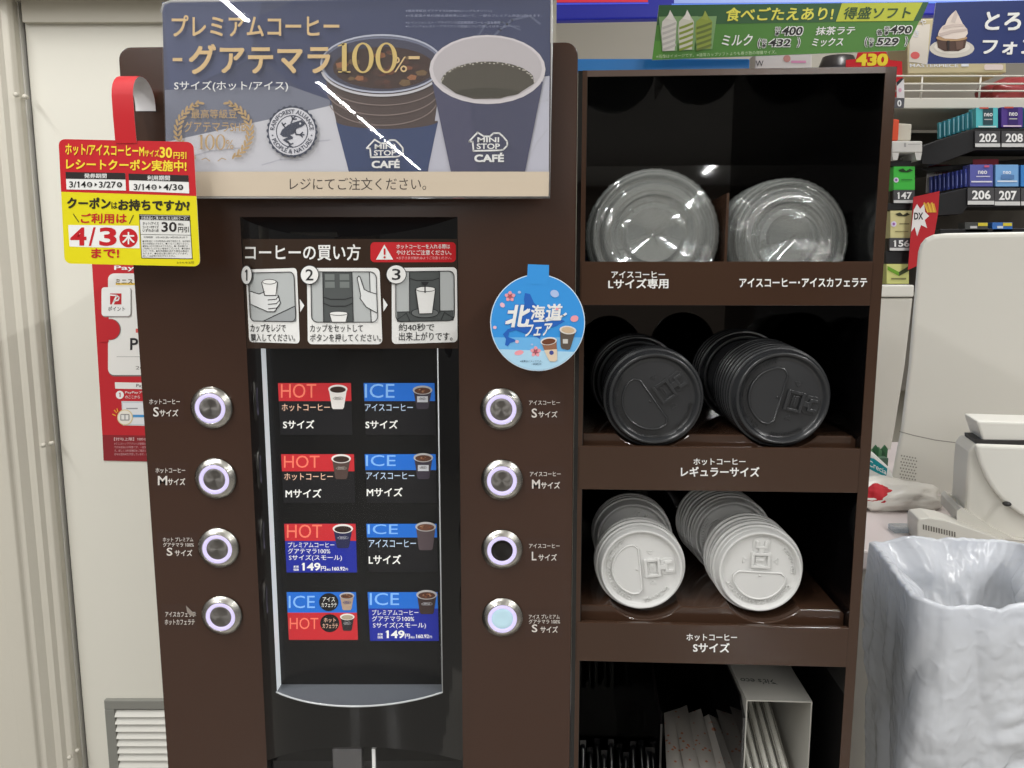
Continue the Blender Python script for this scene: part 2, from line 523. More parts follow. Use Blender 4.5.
for i in range(len(A) - 1):
    a, b = A[i], A[i + 1]
    mid = (a + b) / 2
    def seg(za, zb2, z1a, z1b):
        q.add([CY.pt(a, za), CY.pt(b, zb2), CY.pt(b, z1b), CY.pt(a, z1a)], [(0, 1, 2, 3)], M_BLACKGLOSS, True)
    seg(zbot(a), zbot(b), wz0, wz0)
    if not (wa0 - 1e-6 < mid < wa1 + 1e-6): seg(wz0, wz0, wz1, wz1)
    seg(wz1, wz1, ztop(a), ztop(b))
    pa, pb = CY.pt(a, 0), CY.pt(b, 0)
    q.add([CY.pt(a, ztop(a)), CY.pt(b, ztop(b)), (pb.x, 0, zE), (pa.x, 0, zE)], [(0, 1, 2, 3)], M_BLACKGLOSS)
    q.add([CY.pt(b, zbot(b)), CY.pt(a, zbot(a)), (pa.x, 0, yE), (pb.x, 0, yE)], [(0, 1, 2, 3)], M_BLACKGLOSS)
obj('display_housing', q, cm)
q = MB()
a, b = at(332.5, 760, -0.034), at(362, 760, -0.034)
q.box((a.x, -0.034, CZ + 0.12), (b.x, -0.030, yE + (yC - yE) * .88), mat('spout_steel', (118, 118, 120), rough=0.3, metal=0.9))
obj('spout_plate', q, cm, bevel=0.001)
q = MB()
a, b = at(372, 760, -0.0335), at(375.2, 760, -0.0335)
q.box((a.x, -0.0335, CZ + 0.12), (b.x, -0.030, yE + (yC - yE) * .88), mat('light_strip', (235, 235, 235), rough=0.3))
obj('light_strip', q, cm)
# recess behind the clear window
YB = -0.0012
px0, px1 = CY.pt(wa0, 0).x, CY.pt(wa1, 0).x
pL, pR = CY.pt(wa0, 0), CY.pt(wa1, 0)
q = MB(); q.add([(px0, YB, wz0), (px1, YB, wz0), (px1, YB, wz1), (px0, YB, wz1)], [(0, 1, 2, 3)], mat('menu_board_black', (12, 12, 13), rough=0.25, spec=0.3))
obj('menu_board', q, cm)
q = MB(); q.add([(px0, pL.y, wz0), (px0, YB, wz0), (px0, YB, wz1), (px0, pL.y, wz1)], [(0, 1, 2, 3)], M_SIDEGLOW)
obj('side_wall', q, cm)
q = MB(); q.add([(px1, YB, wz0), (px1, pR.y, wz0), (px1, pR.y, wz1), (px1, YB, wz1)], [(0, 1, 2, 3)], M_BLACKGLOSS)
obj('side_wall', q, cm)
W = [wa0 + (wa1 - wa0) * i / 40 for i in range(41)]
q = MB()
for a, b in zip(W[:-1], W[1:]):
    q.add([CY.pt(a, wz0), CY.pt(b, wz0), (CY.pt(b, 0).x, YB, wz0), (CY.pt(a, 0).x, YB, wz0)], [(0, 1, 2, 3)], M_GREYPL)
obj('window_ledge', q, cm)
q = MB()
for a, b in zip(W[:-1], W[1:]):
    q.add([CY.pt(b, wz1), CY.pt(a, wz1), (CY.pt(a, 0).x, YB, wz1), (CY.pt(b, 0).x, YB, wz1)], [(0, 1, 2, 3)], M_BLACKGLOSS)
obj('window_head', q, cm)
q = MB()
q.grid(lambda u, v: CY.pt(wa0 + (wa1 - wa0) * u, wz0 + (wz1 - wz0) * v, RC + 0.0003), 41, 2, M_CLEARCOVER)
cov = obj('clear_cover', q, cm)
q = MB()
q.tube([CY.pt(a, wz0, RC + 0.0006) for a in W], 0.0009, mat('cover_edge', (190, 194, 196), rough=0.15))
q.tube([CY.pt(wa1, wz0, RC + 0.0004), CY.pt(wa1, wz1, RC + 0.0004)], 0.0006, mat('cover_edge', (0, 0, 0)))
obj('cover_edge', q, cov)

# ---- menu cards behind the clear cover
MP = Plane((0, YB - 0.0006, 0), (0, -1, 0))
RED, REDTXT = glow(196, 36, 44, 0.28), glow(236, 120, 96, 0.35)
BLU, BLUTXT = glow(22, 104, 200, 0.30), glow(130, 180, 235, 0.35)
NAVY = glow(20, 36, 150, 0.26)
CARDBK = ink(26, 25, 28)
WTXT, PTXT, LTXT = glow(236, 234, 228, 0.32), glow(240, 196, 168, 0.32), glow(196, 214, 236, 0.32)
CUPW, CUPB = glow(232, 226, 220, 0.25), ink(58, 44, 42)
def ms_logo(P, x0, y0, x1, y1, m, layer=5, cafe=True):
    """little house-and-cloud emblem over the word CAFE"""
    w, h = x1 - x0, y1 - y0
    X = lambda t: x0 + w * t
    Y = lambda t: y0 + h * t
    lw = h * 0.055
    hh = 0.62 if cafe else 1.0
    P.line([(X(.03), Y(.30 * hh / .62)), (X(.24), Y(.0)), (X(.40), Y(.13)), (X(.55), Y(.13)), (X(.64), Y(.02)), (X(.78), Y(.02)), (X(.88), Y(.14)), (X(.98), Y(.30)), (X(.98), Y(.44)), (X(.88), Y(.58)), (X(.80), Y(.60)), (X(.14), Y(.62)), (X(.12), Y(.31)), (X(.03), Y(.30))], lw, m, layer)
    P.text('MINI', X(.24), Y(.16), X(.78), Y(.33), m, layer, bold=0.04)
    P.text('STOP', X(.22), Y(.37), X(.80), Y(.56), m, layer, bold=0.04)
    if cafe: P.text('CAFÉ', X(.16), Y(.68), X(.90), Y(1.0), m, layer, bold=0.05)
def mini_cup(P, cx, cy, rx, bot, body, rim, liquid, brx=None, layer=3, logo=None, ice=False, ry=None):
    ry = ry or rx * 0.46; brx = brx or rx * 0.62
    P.poly([(cx - rx * .94, cy), (cx + rx * .94, cy), (cx + brx, bot - 1.5), (cx + brx * .8, bot), (cx - brx * .8, bot), (cx - brx, bot - 1.5)], body, layer)
    P.ell(cx, cy, rx, ry, rim, layer + 1)
    P.ell(cx, cy + ry * .12, rx * .82, ry * .7, liquid, layer + 2)
    if ice:
        rr = random.Random(int(cx * 7 + cy))
        for k in range(7):
            ex, ey = cx + rr.uniform(-.55, .55) * rx, cy + rr.uniform(-.3, .45) * ry
            P.poly([(ex - 1.2, ey), (ex, ey - .9), (ex + 1.3, ey - .1), (ex + .2, ey + .9)], ink(*rr.choice([(150, 90, 60), (96, 56, 40), (190, 140, 105)])), layer + 3)
    if logo: 
        w = rx * .55; y = cy + (bot - cy) * .48
        if logo == 'badge':
            P.rect(cx - w, y - 3, cx + w, y + 3, ink(225, 225, 230), layer + 3); ms_logo(P, cx - w * .7, y - 1.8, cx + w * .7, y + 1.9, ink(70, 60, 60), layer + 4, False)
        else:
            ms_logo(P, cx - w, y - 2, cx + w, y + 2.6, logo, layer + 3, False)
def menu_card(kind, L, Rr, T, mid, B, rows, cup, lab):
    P = Print(MP)
    top, bottom = (RED, CARDBK) if kind == 'HOT' else (BLU, CARDBK)
    if rows['style'] == 'premium': bottom = NAVY
    sl = 0.0035
    P.poly([(L, T), (Rr, T), (Rr + (B - T) * .03, B), (L + (B - T) * .05, B)], bottom, 1)
    P.poly([(L, T), (Rr, T), (Rr + (mid - T) * .03, mid), (L + (mid - T) * .05, mid)], top, 2)
    for t, x0, y0, x1, y1, m, bd in rows['t']:
        P.text(t, x0, y0, x1, y1, m, 3, bold=bd)
    mini_cup(P, *cup)
    o = obj('menu_card', P, cm); o['label'] = lab
    return o
hd = lambda k, x0, y0, x1, y1: (k, x0, y0, x1, y1, REDTXT if k == 'HOT' else BLUTXT, 0.0)
menu_card('HOT', 278, 351, 383, 401, 434.8, dict(style='plain', t=[hd('HOT', 281, 383.8, 316.4, 397.8), ('ホットコーヒー', 281.8, 403.8, 330, 411, PTXT, .006), ('Sサイズ', 283.2, 420, 314.4, 428.6, WTXT, .025)]),
          (338, 389, 9.6, 409, CUPW, CUPW, ink(64, 44, 36), 6, 4, ink(120, 110, 104)), 'red and black menu card for a small hot coffee')
menu_card('HOT', 281.2, 354, 454.1, 471.2, 502.8, dict(style='plain', t=[hd('HOT', 284, 455.5, 319.6, 467.8), ('ホットコーヒー', 284.3, 473, 333, 480.2, PTXT, .006), ('Mサイズ', 285.6, 488.7, 321.6, 497.6, WTXT, .025)]),
          (341.3, 458.5, 9.8, 479, ink(92, 72, 66), CUPW, ink(64, 44, 36), 6, 4, ink(200, 190, 180)), 'red and black menu card for a medium hot coffee')
menu_card('ICE', 363.6, 434.5, 383, 401, 434.8, dict(style='plain', t=[hd('ICE', 364.9, 383.8, 394.6, 397.8), ('アイスコーヒー', 365, 403.8, 413, 411, LTXT, .006), ('Sサイズ', 365.5, 420, 397.8, 428.6, WTXT, .025)]),
          (422.6, 390, 9.8, 409, ink(70, 62, 74), ink(206, 202, 200), ink(104, 66, 48), 6, 4, 'badge', True), 'blue and black menu card for a small iced coffee')
menu_card('ICE', 364.7, 435.7, 454.1, 470, 502.8, dict(style='plain', t=[hd('ICE', 365.9, 455, 395.8, 466), ('アイスコーヒー', 366.4, 472, 414.4, 479.2, LTXT, .006), ('Mサイズ', 366.8, 487.4, 402.6, 496.4, WTXT, .025)]),
          (423.4, 457.5, 9.8, 479, ink(70, 62, 74), ink(206, 202, 200), ink(104, 66, 48), 6, 4, 'badge', True), 'blue and black menu card for a medium iced coffee')
prem = lambda x, y, s=0: [('プレミアムコーヒー', x, y, x + 46.5, y + 5.3, WTXT, .006), ('グアテマラ100%', x, y + 6.2, x + 42.3, y + 11.6, WTXT, .006), ('Sサイズ(スモール)', x + 1, y + 12.6, x + 54, y + 19, WTXT, .008),
        ('本体', x + 5.5, y + 23.2, x + 11, y + 25.8, WTXT, .02), ('価格', x + 5.5, y + 26.2, x + 11, y + 28.8, WTXT, .02), ('149', x + 13.8, y + 20.6, x + 32.6, y + 28.6, WTXT, .05), ('円', x + 33, y + 24, x + 38, y + 28.6, WTXT, .02), ('税込', x + 38.6, y + 26.4, x + 43, y + 28.6, WTXT, .02), ('160.92', x + 44, y + 24.6, x + 57, y + 28.5, WTXT, .04), ('円', x + 57.5, y + 26, x + 60, y + 28.5, WTXT, .02)]
menu_card('HOT', 284.2, 355.6, 523.7, 540.8, 572.4, dict(style='premium', t=[hd('HOT', 287, 524.4, 322, 537.8)] + prem(288, 542)),
          (343, 528.5, 10.2, 548, ink(44, 46, 84), CUPW, ink(58, 40, 34), 6.2, 4, ink(200, 200, 210)), 'red and navy menu card for a small premium hot coffee at 149 yen')
menu_card('ICE', 366.3, 436.7, 523.7, 537.4, 572, dict(style='plain', t=[hd('ICE', 367.7, 524.2, 397.9, 534), ('アイスコーヒー', 368.8, 539.4, 416, 547.2, LTXT, .006), ('Lサイズ', 368.8, 554.6, 401, 564, WTXT, .025)]),
          (425.8, 526.5, 10.4, 550, ink(96, 82, 86), ink(206, 202, 200), ink(120, 78, 58), 7, 4, None, True), 'blue and black menu card for a large iced coffee')
menu_card('ICE', 367.7, 437.5, 592, 608.4, 640.8, dict(style='premium', t=[hd('ICE', 369.8, 592.8, 399.2, 605)] + prem(372, 609.6)),
          (426.8, 594.5, 10.4, 614, ink(70, 54, 52), ink(206, 202, 200), ink(96, 60, 46), 7, 4, ink(210, 210, 215), True), 'blue and navy menu card for a small premium iced coffee at 149 yen')
P = Print(MP)
P.poly([(286.6, 592), (356, 592), (357, 612.6), (287.6, 612.6)], BLU, 1); P.poly([(287.6, 612.6), (357, 612.6), (358, 639.8), (289, 639.8)], RED, 1)
P.text('ICE', 288.8, 595.5, 315, 608, BLUTXT, 3, bold=0); P.text('HOT', 289.8, 617.6, 318.4, 629, REDTXT, 3, bold=0)
P.ell(328.8, 602, 9.7, 9.0, ink(28, 26, 28), 3); P.ell(329.8, 623, 9.6, 9.0, ink(28, 26, 28), 3)
P.text('アイス', 322.8, 596.8, 335, 601.4, WTXT, 4, bold=.006); P.text('カフェラテ', 321.6, 602.6, 336.8, 607, WTXT, 4, bold=.006)
P.text('ホット', 324, 617.6, 336, 622.2, PTXT, 4, bold=.006); P.text('カフェラテ', 322.6, 623.4, 338, 628, PTXT, 4, bold=.006)
mini_cup(P, 347, 595.5, 7.4, 610, ink(196, 168, 146), ink(206, 202, 200), ink(120, 78, 58), 4.6, 4, ink(80, 80, 140), True)
mini_cup(P, 347.4, 616.6, 7.2, 630.6, ink(52, 48, 50), CUPW, ink(196, 178, 152), 4.6, 4, ink(190, 190, 190))
o = obj('menu_card', P, cm); o['label'] = 'blue over red menu card for iced and hot latte'

# ---- instruction sticker wrapped round the housing
STK = mat('sticker_brown', (56, 43, 35), rough=0.12, spec=0.5)
P = Print(CY, 0.00015)
P.poly([(242.5, 239), (457, 239), (457.8, 348.5), (247, 348.5)], STK, 1)
GR1, GR2, GR3, GRW = ink(186, 190, 190), ink(160, 164, 166), ink(84, 88, 88), ink(228, 230, 230)
DK = ink(46, 46, 48)
P.text('コーヒーの買い方', 245.6, 244.2, 360.5, 260.5, WHITE, 3, bold=0.02)
P.rrect(370.5, 242.2, 455.6, 262.2, 4, ink(196, 30, 38), 2)
P.poly([(384.3, 244.6), (393.2, 259.6), (376, 259.6)], WHITE, 3)
P.rect(383.6, 248.6, 385.4, 254.8, ink(196, 30, 38), 5); P.ell(384.5, 257.3, 1.1, 1.1, ink(196, 30, 38), 5)
P.text('ホットコーヒーを入れる際は', 396.3, 244.2, 449.6, 248.8, WHITE, 4, bold=.012)
P.text('やけどにご注意ください。', 396.3, 250, 451, 255, WHITE, 4, bold=.012)
P.text('※お子さまが触れぬようご注意ください。', 396.3, 256.4, 451, 259.4, ink(240, 190, 190), 4, bold=.0)
cards = {1: [(246, 269.5), (297, 268), (300, 343.5), (249.5, 342)], 2: [(307, 268), (379.5, 268), (382.4, 344.2), (308, 344.2)], 3: [(391.6, 268), (456.6, 267.2), (457.4, 342), (391.8, 344)]}
for k, qd in cards.items():
    P.rrect(0, 0, 100, 100, 6, WHITE, 2, qd)
def inq(k, pts): return [qmap(cards[k], a, b) for a, b in pts]
for k in cards:
    P.rrect(5, 5, 95, 72, 8, GR1, 3, None) if False else None
    P.poly(inq(k, [(x / 100, y / 100) for x, y in rr_pts(6, 5, 95, 71, 8)]), GR1, 3)
    ol = [(x / 100, y / 100) for x, y in rr_pts(6, 5, 95, 71, 8)]
    P.line(inq(k, ol + ol[:1]), 0.8, DK, 8)
# 1: a hand holding a cup
P.poly(inq(1, [(.35, .69), (.95, .50), (.95, .71), (.3, .71)]), GR2, 4); P.line(inq(1, [(.30, .71), (.95, .50)]), .8, DK, 5)
P.poly(inq(1, [(.08, .30), (.28, .34), (.40, .30), (.62, .38), (.66, .46), (.52, .58), (.40, .58), (.08, .48)]), GRW, 5)
P.line(inq(1, [(.08, .30), (.25, .34), (.36, .31)]), .8, DK, 6); P.line(inq(1, [(.08, .48), (.40, .58), (.54, .58), (.66, .46), (.62, .36)]), .8, DK, 6)
for y in (.42, .48, .54): P.line(inq(1, [(.42, y), (.58, y - .01), (.64, y - .05)]), .7, DK, 7)
P.poly(inq(1, [(.31, .18), (.62, .18), (.60, .36), (.37, .36)]), WHITE, 6); P.line(inq(1, [(.31, .18), (.36, .36), (.58, .36), (.62, .18)]), .8, DK, 7)
c = qmap(cards[1], .465, .175); P.ell(c[0], c[1], 7.2, 2.6, DK, 7); P.ell(c[0], c[1], 6.5, 2.0, WHITE, 8)
# 2: the machine front and a pointing finger
P.poly(inq(2, [(.22, .05), (.62, .05), (.62, .71), (.22, .71)]), GR3, 4)
for x in (.25, .45):
    for y in (.08, .18): P.poly(inq(2, [(x, y), (x + .13, y), (x + .13, y + .08), (x, y + .08)]), ink(120, 126, 124), 5)
P.line(inq(2, [(.22, .38), (.32, .41), (.52, .41), (.62, .38)]), .8, DK, 6); P.line(inq(2, [(.22, .46), (.32, .50), (.52, .50), (.62, .46)]), .8, DK, 6)
P.line(inq(2, [(.22, .05), (.22, .71)]), .8, DK, 6); P.line(inq(2, [(.62, .05), (.62, .71)]), .8, DK, 6)
P.poly(inq(2, [(.86, .05), (.95, .10), (.95, .71), (.86, .71)]), GRW, 4); P.line(inq(2, [(.86, .05), (.86, .71)]), .8, DK, 5)
P.poly(inq(2, [(.30, .60), (.55, .60), (.53, .71), (.32, .71)]), WHITE, 6); P.line(inq(2, [(.30, .60), (.33, .71)]), .8, DK, 7); P.line(inq(2, [(.55, .60), (.52, .71)]), .8, DK, 7)
c = qmap(cards[2], .425, .595); P.ell(c[0], c[1], 9.5, 2.2, DK, 7); P.ell(c[0], c[1], 8.7, 1.6, WHITE, 8)
hand = [(.69, .12), (.73, .12), (.78, .28), (.94, .34), (.94, .58), (.84, .54), (.74, .45), (.72, .36)]
P.poly(inq(2, hand), GRW, 6); P.line(inq(2, [(.94, .34), (.84, .31), (.78, .28), (.73, .12), (.71, .105), (.69, .13), (.73, .36), (.72, .40), (.80, .51), (.94, .59)]), .8, DK, 7)
# 3: the cup under the spout
P.poly(inq(3, [(.27, .05), (.73, .05), (.73, .71), (.27, .71)]), GR3, 4)
P.poly(inq(3, [(.08, .58), (.94, .58), (.94, .71), (.08, .71)]), GR3, 4); P.line(inq(3, [(.08, .58), (.27, .58)]), .8, DK, 5); P.line(inq(3, [(.73, .58), (.94, .58)]), .8, DK, 5)
P.line(inq(3, [(.27, .05), (.27, .60)]), .8, DK, 6); P.line(inq(3, [(.73, .05), (.73, .60)]), .8, DK, 6)
P.line(inq(3, [(.27, .14), (.38, .17), (.62, .17), (.73, .14)]), .8, DK, 6)
P.line(inq(3, [(.08, .68), (.22, .60), (.28, .71)]), .7, DK, 6); P.line(inq(3, [(.94, .68), (.80, .60), (.74, .71)]), .7, DK, 6)
c = qmap(cards[3], .50, .60); P.ell(c[0], c[1], 14, 5.2, DK, 6); P.ell(c[0], c[1], 13, 4.4, ink(110, 114, 114), 7)
P.poly(inq(3, [(.36, .29), (.66, .29), (.61, .61), (.41, .61)]), WHITE, 9); P.line(inq(3, [(.36, .29), (.41, .61), (.61, .61), (.66, .29)]), .8, DK, 10)
c = qmap(cards[3], .51, .285); P.ell(c[0], c[1], 10, 2.8, DK, 10); P.ell(c[0], c[1], 9.2, 2.2, WHITE, 11)
P.line(inq(3, [(.50, .22), (.50, .33)]), 1.2, DK, 12); P.poly(inq(3, [(.44, .19), (.56, .19), (.53, .23), (.47, .23)]), DK, 12)
for k, (cx, cy, rx) in {1: (248.6, 275, 5.0), 2: (310.6, 274.8, 8.6), 3: (395.8, 274.4, 9.4)}.items():
    P.ell(cx, cy, rx + .8, 9.8, DK, 13); P.ell(cx, cy, rx, 9.0, WHITE, 14)
    P.text(str(k), cx - rx * (.28 if k == 1 else .45), cy - 5.6, cx + rx * (.22 if k == 1 else .45), cy + 5.6, DK, 15, bold=.015)
P.poly([(300, 299), (304.6, 305.5), (300.6, 312)], WHITE, 3); P.poly([(383, 298), (387.6, 305), (383.4, 311.5)], WHITE, 3)
P.text('カップをレジで', 251, 324, 286, 332, DK, 4, .008); P.text('購入してください。', 251.4, 333.6, 295.6, 341.4, DK, 4, .008)
P.text('カップをセットして', 310.4, 324.4, 363, 332, DK, 4, .008); P.text('ボタンを押してください。', 310.4, 333.8, 381, 341.6, DK, 4, .008)
P.text('約40秒で', 398.6, 323.4, 434, 331, DK, 4, .008); P.text('出来上がりです。', 398.8, 332, 452, 340.6, DK, 4, .008)
stk = obj('instruction_sticker', P, cm)

# ---- push buttons
ringprof = [(0.0138, 0.0034), (0.0138, 0.0050), (0.0130, 0.0056), (0.0112, 0.0056), (0.0104, 0.0050), (0.0104, 0.0034)]
def bmesh_():
    q = MB(); q.lathe([(0.0197, 0.0), (0.0197, 0.0016), (0.0192, 0.0024), (0.0146, 0.0056), (0.0141, 0.0056), (0.0139, 0.0030)], 64, M_STEEL, cap1=True); return q
def flat_shade(m):
    pass
BT = [(211, 408, 'ホットコーヒー', 'S', 'lit steel button for a small hot coffee'), (215, 479, '', 'M', 'lit steel button for a medium hot coffee'), (218, 548.5, '', 'S', 'lit steel button for a small premium hot coffee'), (221.3, 616, '', '', 'lit steel button for iced and hot latte'),
      (501.3, 409.2, '', 'S', 'lit steel button for a small iced coffee'), (502, 480.4, '', 'M', 'lit steel button for a medium iced coffee'), (502, 550, '', 'L', 'lit steel button with a dark cap for a large iced coffee'), (502.4, 618, '', 'S', 'lit steel button with pale blue light painted on cap for a small premium iced coffee')]
ROT = Matrix.Rotation(PI / 2, 4, 'X')
for i, (px, py, _, _, lab) in enumerate(BT):
    c = at(px, py, -0.003)
    bz = obj('push_button', bmesh_(), cm, local=True); bz['label'] = lab
    bz.location = Vector((c.x, -0.0002, c.z)) - cm.location; bz.rotation_euler = (PI / 2, 0, 0)
    md = bz.modifiers.new('bevel', 'BEVEL'); md.width = 0.0003; md.segments = 2; md.angle_limit = math.radians(30)
    q = MB(); q.lathe(ringprof, 48, M_RING); lr = obj('light_ring', q, bz, local=True)
    capm = M_STEELDK if i not in (6, 7) else (mat('cap_dark', (60, 58, 58), rough=0.12, metal=0.9) if i == 6 else mat('cap_pale_sheen', (178, 208, 220), rough=0.35, emit=(180, 212, 226), estr=0.25))  # last cap: pale blue and glow painted in for light on it
    q = MB(); q.lathe([(0.0103, 0.0034), (0.0102, 0.0046), (0.0096, 0.0050), (0.006, 0.0047), (0.002, 0.00455), (0.0001, 0.0045)], 48, capm); cp = obj('cap', q, bz, local=True)
# ---- printed button captions
FP = yplane(-0.0001)
caps = [[('ホットコーヒー', 149.5, 399, 180, 404.4, .012), ('S', 153.4, 407, 159, 416.6, .025), ('サイズ', 159.8, 409.3, 178.4, 416.4, .025)],
        [('ホットコーヒー', 155.8, 467.8, 185.4, 473, .012), ('M', 158, 475.8, 167.4, 485, .025), ('サイズ', 168, 478, 185.4, 485, .025)],
        [('ホット プレミアム', 163, 537.2, 193.4, 541.6, .010), ('グアテマラ 100%', 163.2, 542.4, 194, 546.8, .010), ('S', 166.8, 547.6, 172.6, 555.6, .025), ('サイズ', 175, 549.6, 192.4, 556, .02)],
        [('アイスカフェラテ', 165.4, 611.6, 196, 616.8, .012), ('ホットカフェラテ', 165, 619.2, 194.8, 624.8, .012)],
        [('アイスコーヒー', 529, 400.4, 560, 404.8, .008), ('S', 531.6, 408.4, 537, 417.6, .025), ('サイズ', 538.4, 411, 557.4, 417.4, .02)],
        [('アイスコーヒー', 529.8, 471.6, 560.6, 476.2, .012), ('M', 532, 479.6, 540, 488.4, .025), ('サイズ', 541, 481.6, 560, 488.6, .025)],
        [('アイスコーヒー', 529, 543.6, 559.6, 548, .008), ('L', 531.8, 551.6, 536.4, 560.2, .025), ('サイズ', 538.4, 553.8, 556.8, 560.6, .02)],
        [('アイス プレミアム', 528.8, 614.3, 559.6, 618.6, .010), ('グアテマラ 100%', 528.8, 619.2, 560, 623.6, .010), ('S', 531.8, 624.2, 537.4, 632, .025), ('サイズ', 540.4, 626, 557.8, 632.6, .02)]]
STKR = mat('label_film', (64, 44, 36), rough=0.1, spec=0.5)
frames = [(146, 392, 184, 422), (151.5, 462.5, 189, 490), (157, 532.5, 198, 560), (161.5, 603.5, 197, 629.5), (526, 394, 564, 424), (524.5, 466.5, 564.5, 493), (525, 538, 565, 566.5), (525, 609.5, 562.5, 637)]
for ts, fr in zip(caps, frames):
    P = Print(FP)
    P.rect(*fr, STKR, 1)
    for t, x0, y0, x1, y1, bd in ts:
        P.text(t, x0, y0, x1, y1, ink(222, 216, 210), 3, bold=bd)
    if ts is caps[3]:
        P.poly([(186.5, 605), (197, 615.5), (190.5, 615.2), (187.6, 611.5)], ink(150, 140, 132), 9)
    obj('button_caption', P, cm)
# ------------------------------------------------------------------ promotional poster in its clear holder
PS = yplane(-0.020)
GOLD, GOLDD = ink(222, 190, 136), ink(190, 158, 110)
ps = thing('poster_holder', 'dark blue coffee poster in a clear holder across the top of the coffee machine', 'poster', tuple(at(358, 197, -0.02)))
P = Print(PS)
TL, TR, BR, BL = (162, 2), (550.5, -4), (548.5, 196.5), (167.5, 196.5)
P.poly([TL, TR, BR, BL], ink(66, 72, 100), 0)
P.poly([(300, -2), TR, (550, 90), (430, 96), (320, 104), (262, 60), (250, 20)], ink(56, 64, 98), 1.0)
P.poly([(163, 4), (262, 2), (250, 60), (170, 96)], ink(72, 80, 112), 1.25)
P.poly([(165, 90), (290, 86), (330, 100), (330, 110), (166, 148)], ink(118, 122, 138), 1.5)
P.poly([(166, 142), (312, 110), (346, 102), (352, 172), (167, 172)], ink(206, 206, 212), 2)
P.poly([(425, 92), (549.5, 76), (548.8, 172), (425, 172)], ink(192, 192, 204), 2.3)
for (xa_, ya_), (xb_, yb_) in (((180, 160), (240, 148)), ((290, 150), (330, 140)), ((530, 110), (548, 100)), ((528, 160), (547, 130)), ((262, 165), (300, 160))):
    P.line([(xa_, ya_), ((xa_ + xb_) / 2, (ya_ + yb_) / 2 - 3), (xb_, yb_)], 1.2, ink(186, 186, 196), 3)
# iced cup
IG = ink(58, 34, 26)
P.poly([(323, 68), (442, 68), (428, 172), (349, 172)], ink(74, 58, 54), 3)
P.poly([(336, 122), (438, 122), (427.5, 172), (349, 172)], ink(44, 62, 104), 4)
P.ell(387, 121, 51, 8, ink(74, 58, 54), 5, a0=0, a1=PI, n=20)
P.ell(382, 64, 61, 29, ink(120, 126, 150), 4); P.ell(382, 65, 58, 26.5, ink(62, 62, 82), 5)
P.ell(384, 68, 51, 21, IG, 6)
rr = random.Random(3)
for k in range(26):
    a, d = rr.uniform(0, 2 * PI), math.sqrt(rr.random()) * .88
    x, y = 384 + 50 * d * math.cos(a), 69 + 20 * d * math.sin(a)
    sz = rr.uniform(3, 7); an = rr.uniform(0, PI)
    P.poly([(x + sz * math.cos(an + t), y + .55 * sz * math.sin(an + t)) for t in (0, 1.4, 2.6, 4.1, 5.2)], ink(*rr.choice([(98, 52, 34), (122, 68, 40), (150, 96, 58), (70, 40, 30), (110, 84, 50), (84, 46, 32)])), 7 + k * .05)
P.ring(382, 64, 61.5, 29.5, 1.8, ink(186, 190, 206), 9, 40)
P.ring(382, 68, 61.5, 29, 2.4, ink(206, 204, 208), 10, 24, a0=.25, a1=PI - .15)
for dy_, s_ in ((14, .96), (24, .93), (34, .90)):
    P.ring(383, 66 + dy_, 61 * s_, 26, 1.0, ink(138, 120, 114), 9, 20, a0=.2, a1=PI - .2)
# hot cup
P.poly([(432, 82), (543, 82), (525, 172), (451, 172)], ink(62, 64, 92), 11)
P.poly([(432, 82), (470, 104), (478, 172), (451, 172)], ink(70, 70, 98), 12)
P.ell(487.5, 70, 58, 34.5, ink(214, 208, 210), 13)
P.ell(487.5, 69, 54.5, 31.5, ink(190, 184, 186), 14)
P.poly([(442, 84)] + [(488 + 47 * math.cos(a), 82.5 + 20.5 * math.sin(a)) for a in [PI + .1 + i * PI / 16 for i in range(15)]] + [(534, 84), (520, 93), (500, 99), (474, 99.5), (456, 94)], ink(74, 68, 56), 15)
P.ell(488, 93, 32, 4.6, ink(58, 54, 40), 16)
for k in range(34):
    a = PI * 1.02 + k / 33 * PI * .96
    P.ell(488 + 45.5 * math.cos(a) + rr.uniform(-1, 1), 82.5 + 19.2 * math.sin(a) + rr.uniform(-1, 1), .9, .7, ink(210, 204, 190), 17, n=6)
P.line([(490, 40), (500, 30), (512, 20), (530, 16), (540, 24)], 2.2, ink(92, 100, 128), 2)
P.line([(478, 36), (486, 24), (502, 22), (520, 30)], 1.8, ink(86, 94, 122), 2)
ms_logo(P, 366, 140, 404, 168.5, WHITE, 19); ms_logo(P, 468, 133, 508, 162.5, WHITE, 19)
P.poly([(167, 172), (549, 172), BR, BL], ink(218, 202, 178), 20)
P.text('レジにてご注文ください。', 290.5, 178, 426.5, 190.4, ink(58, 42, 34), 21, bold=.0)
# lettering
P.text('プレミアムコーヒー', 173, 16.2, 340, 37.5, GOLD, 22, bold=.02)
P.text('グアテマラ', 190, 45, 331, 75, GOLD, 22, bold=.028)
P.rect(174, 58.8, 183.6, 62, GOLD, 22); P.rect(409, 57, 420, 60, GOLD, 22)
def serif_digits(P, x, y0, y1, m, layer, w, t='100'):
    h = y1 - y0
    for ch in t:
        if ch == '1':
            sw = w * .20
            P.rect(x + w * .30 - sw / 2, y0, x + w * .30 + sw / 2, y1, m, layer); P.rect(x + w * .04, y1 - h * .045, x + w * .56, y1, m, layer)
            P.poly([(x + w * .30, y0), (x + w * .30, y0 + h * .07), (x + w * .02, y0 + h * .12), (x + w * .02, y0 + h * .085)], m, layer)
            x += w * .62
        else:
            P.ring(x + w * .47, (y0 + y1) / 2, w * .46, h / 2 + .5, w * .19, m, layer, 36, w2=h * .055)
            x += w * 1.0
serif_digits(P, 338, 44, 73.4, ink(214, 186, 112), 23, 23.4)
P.text('%', 393.5, 57.5, 407.5, 73, GOLD, 22, bold=.0)
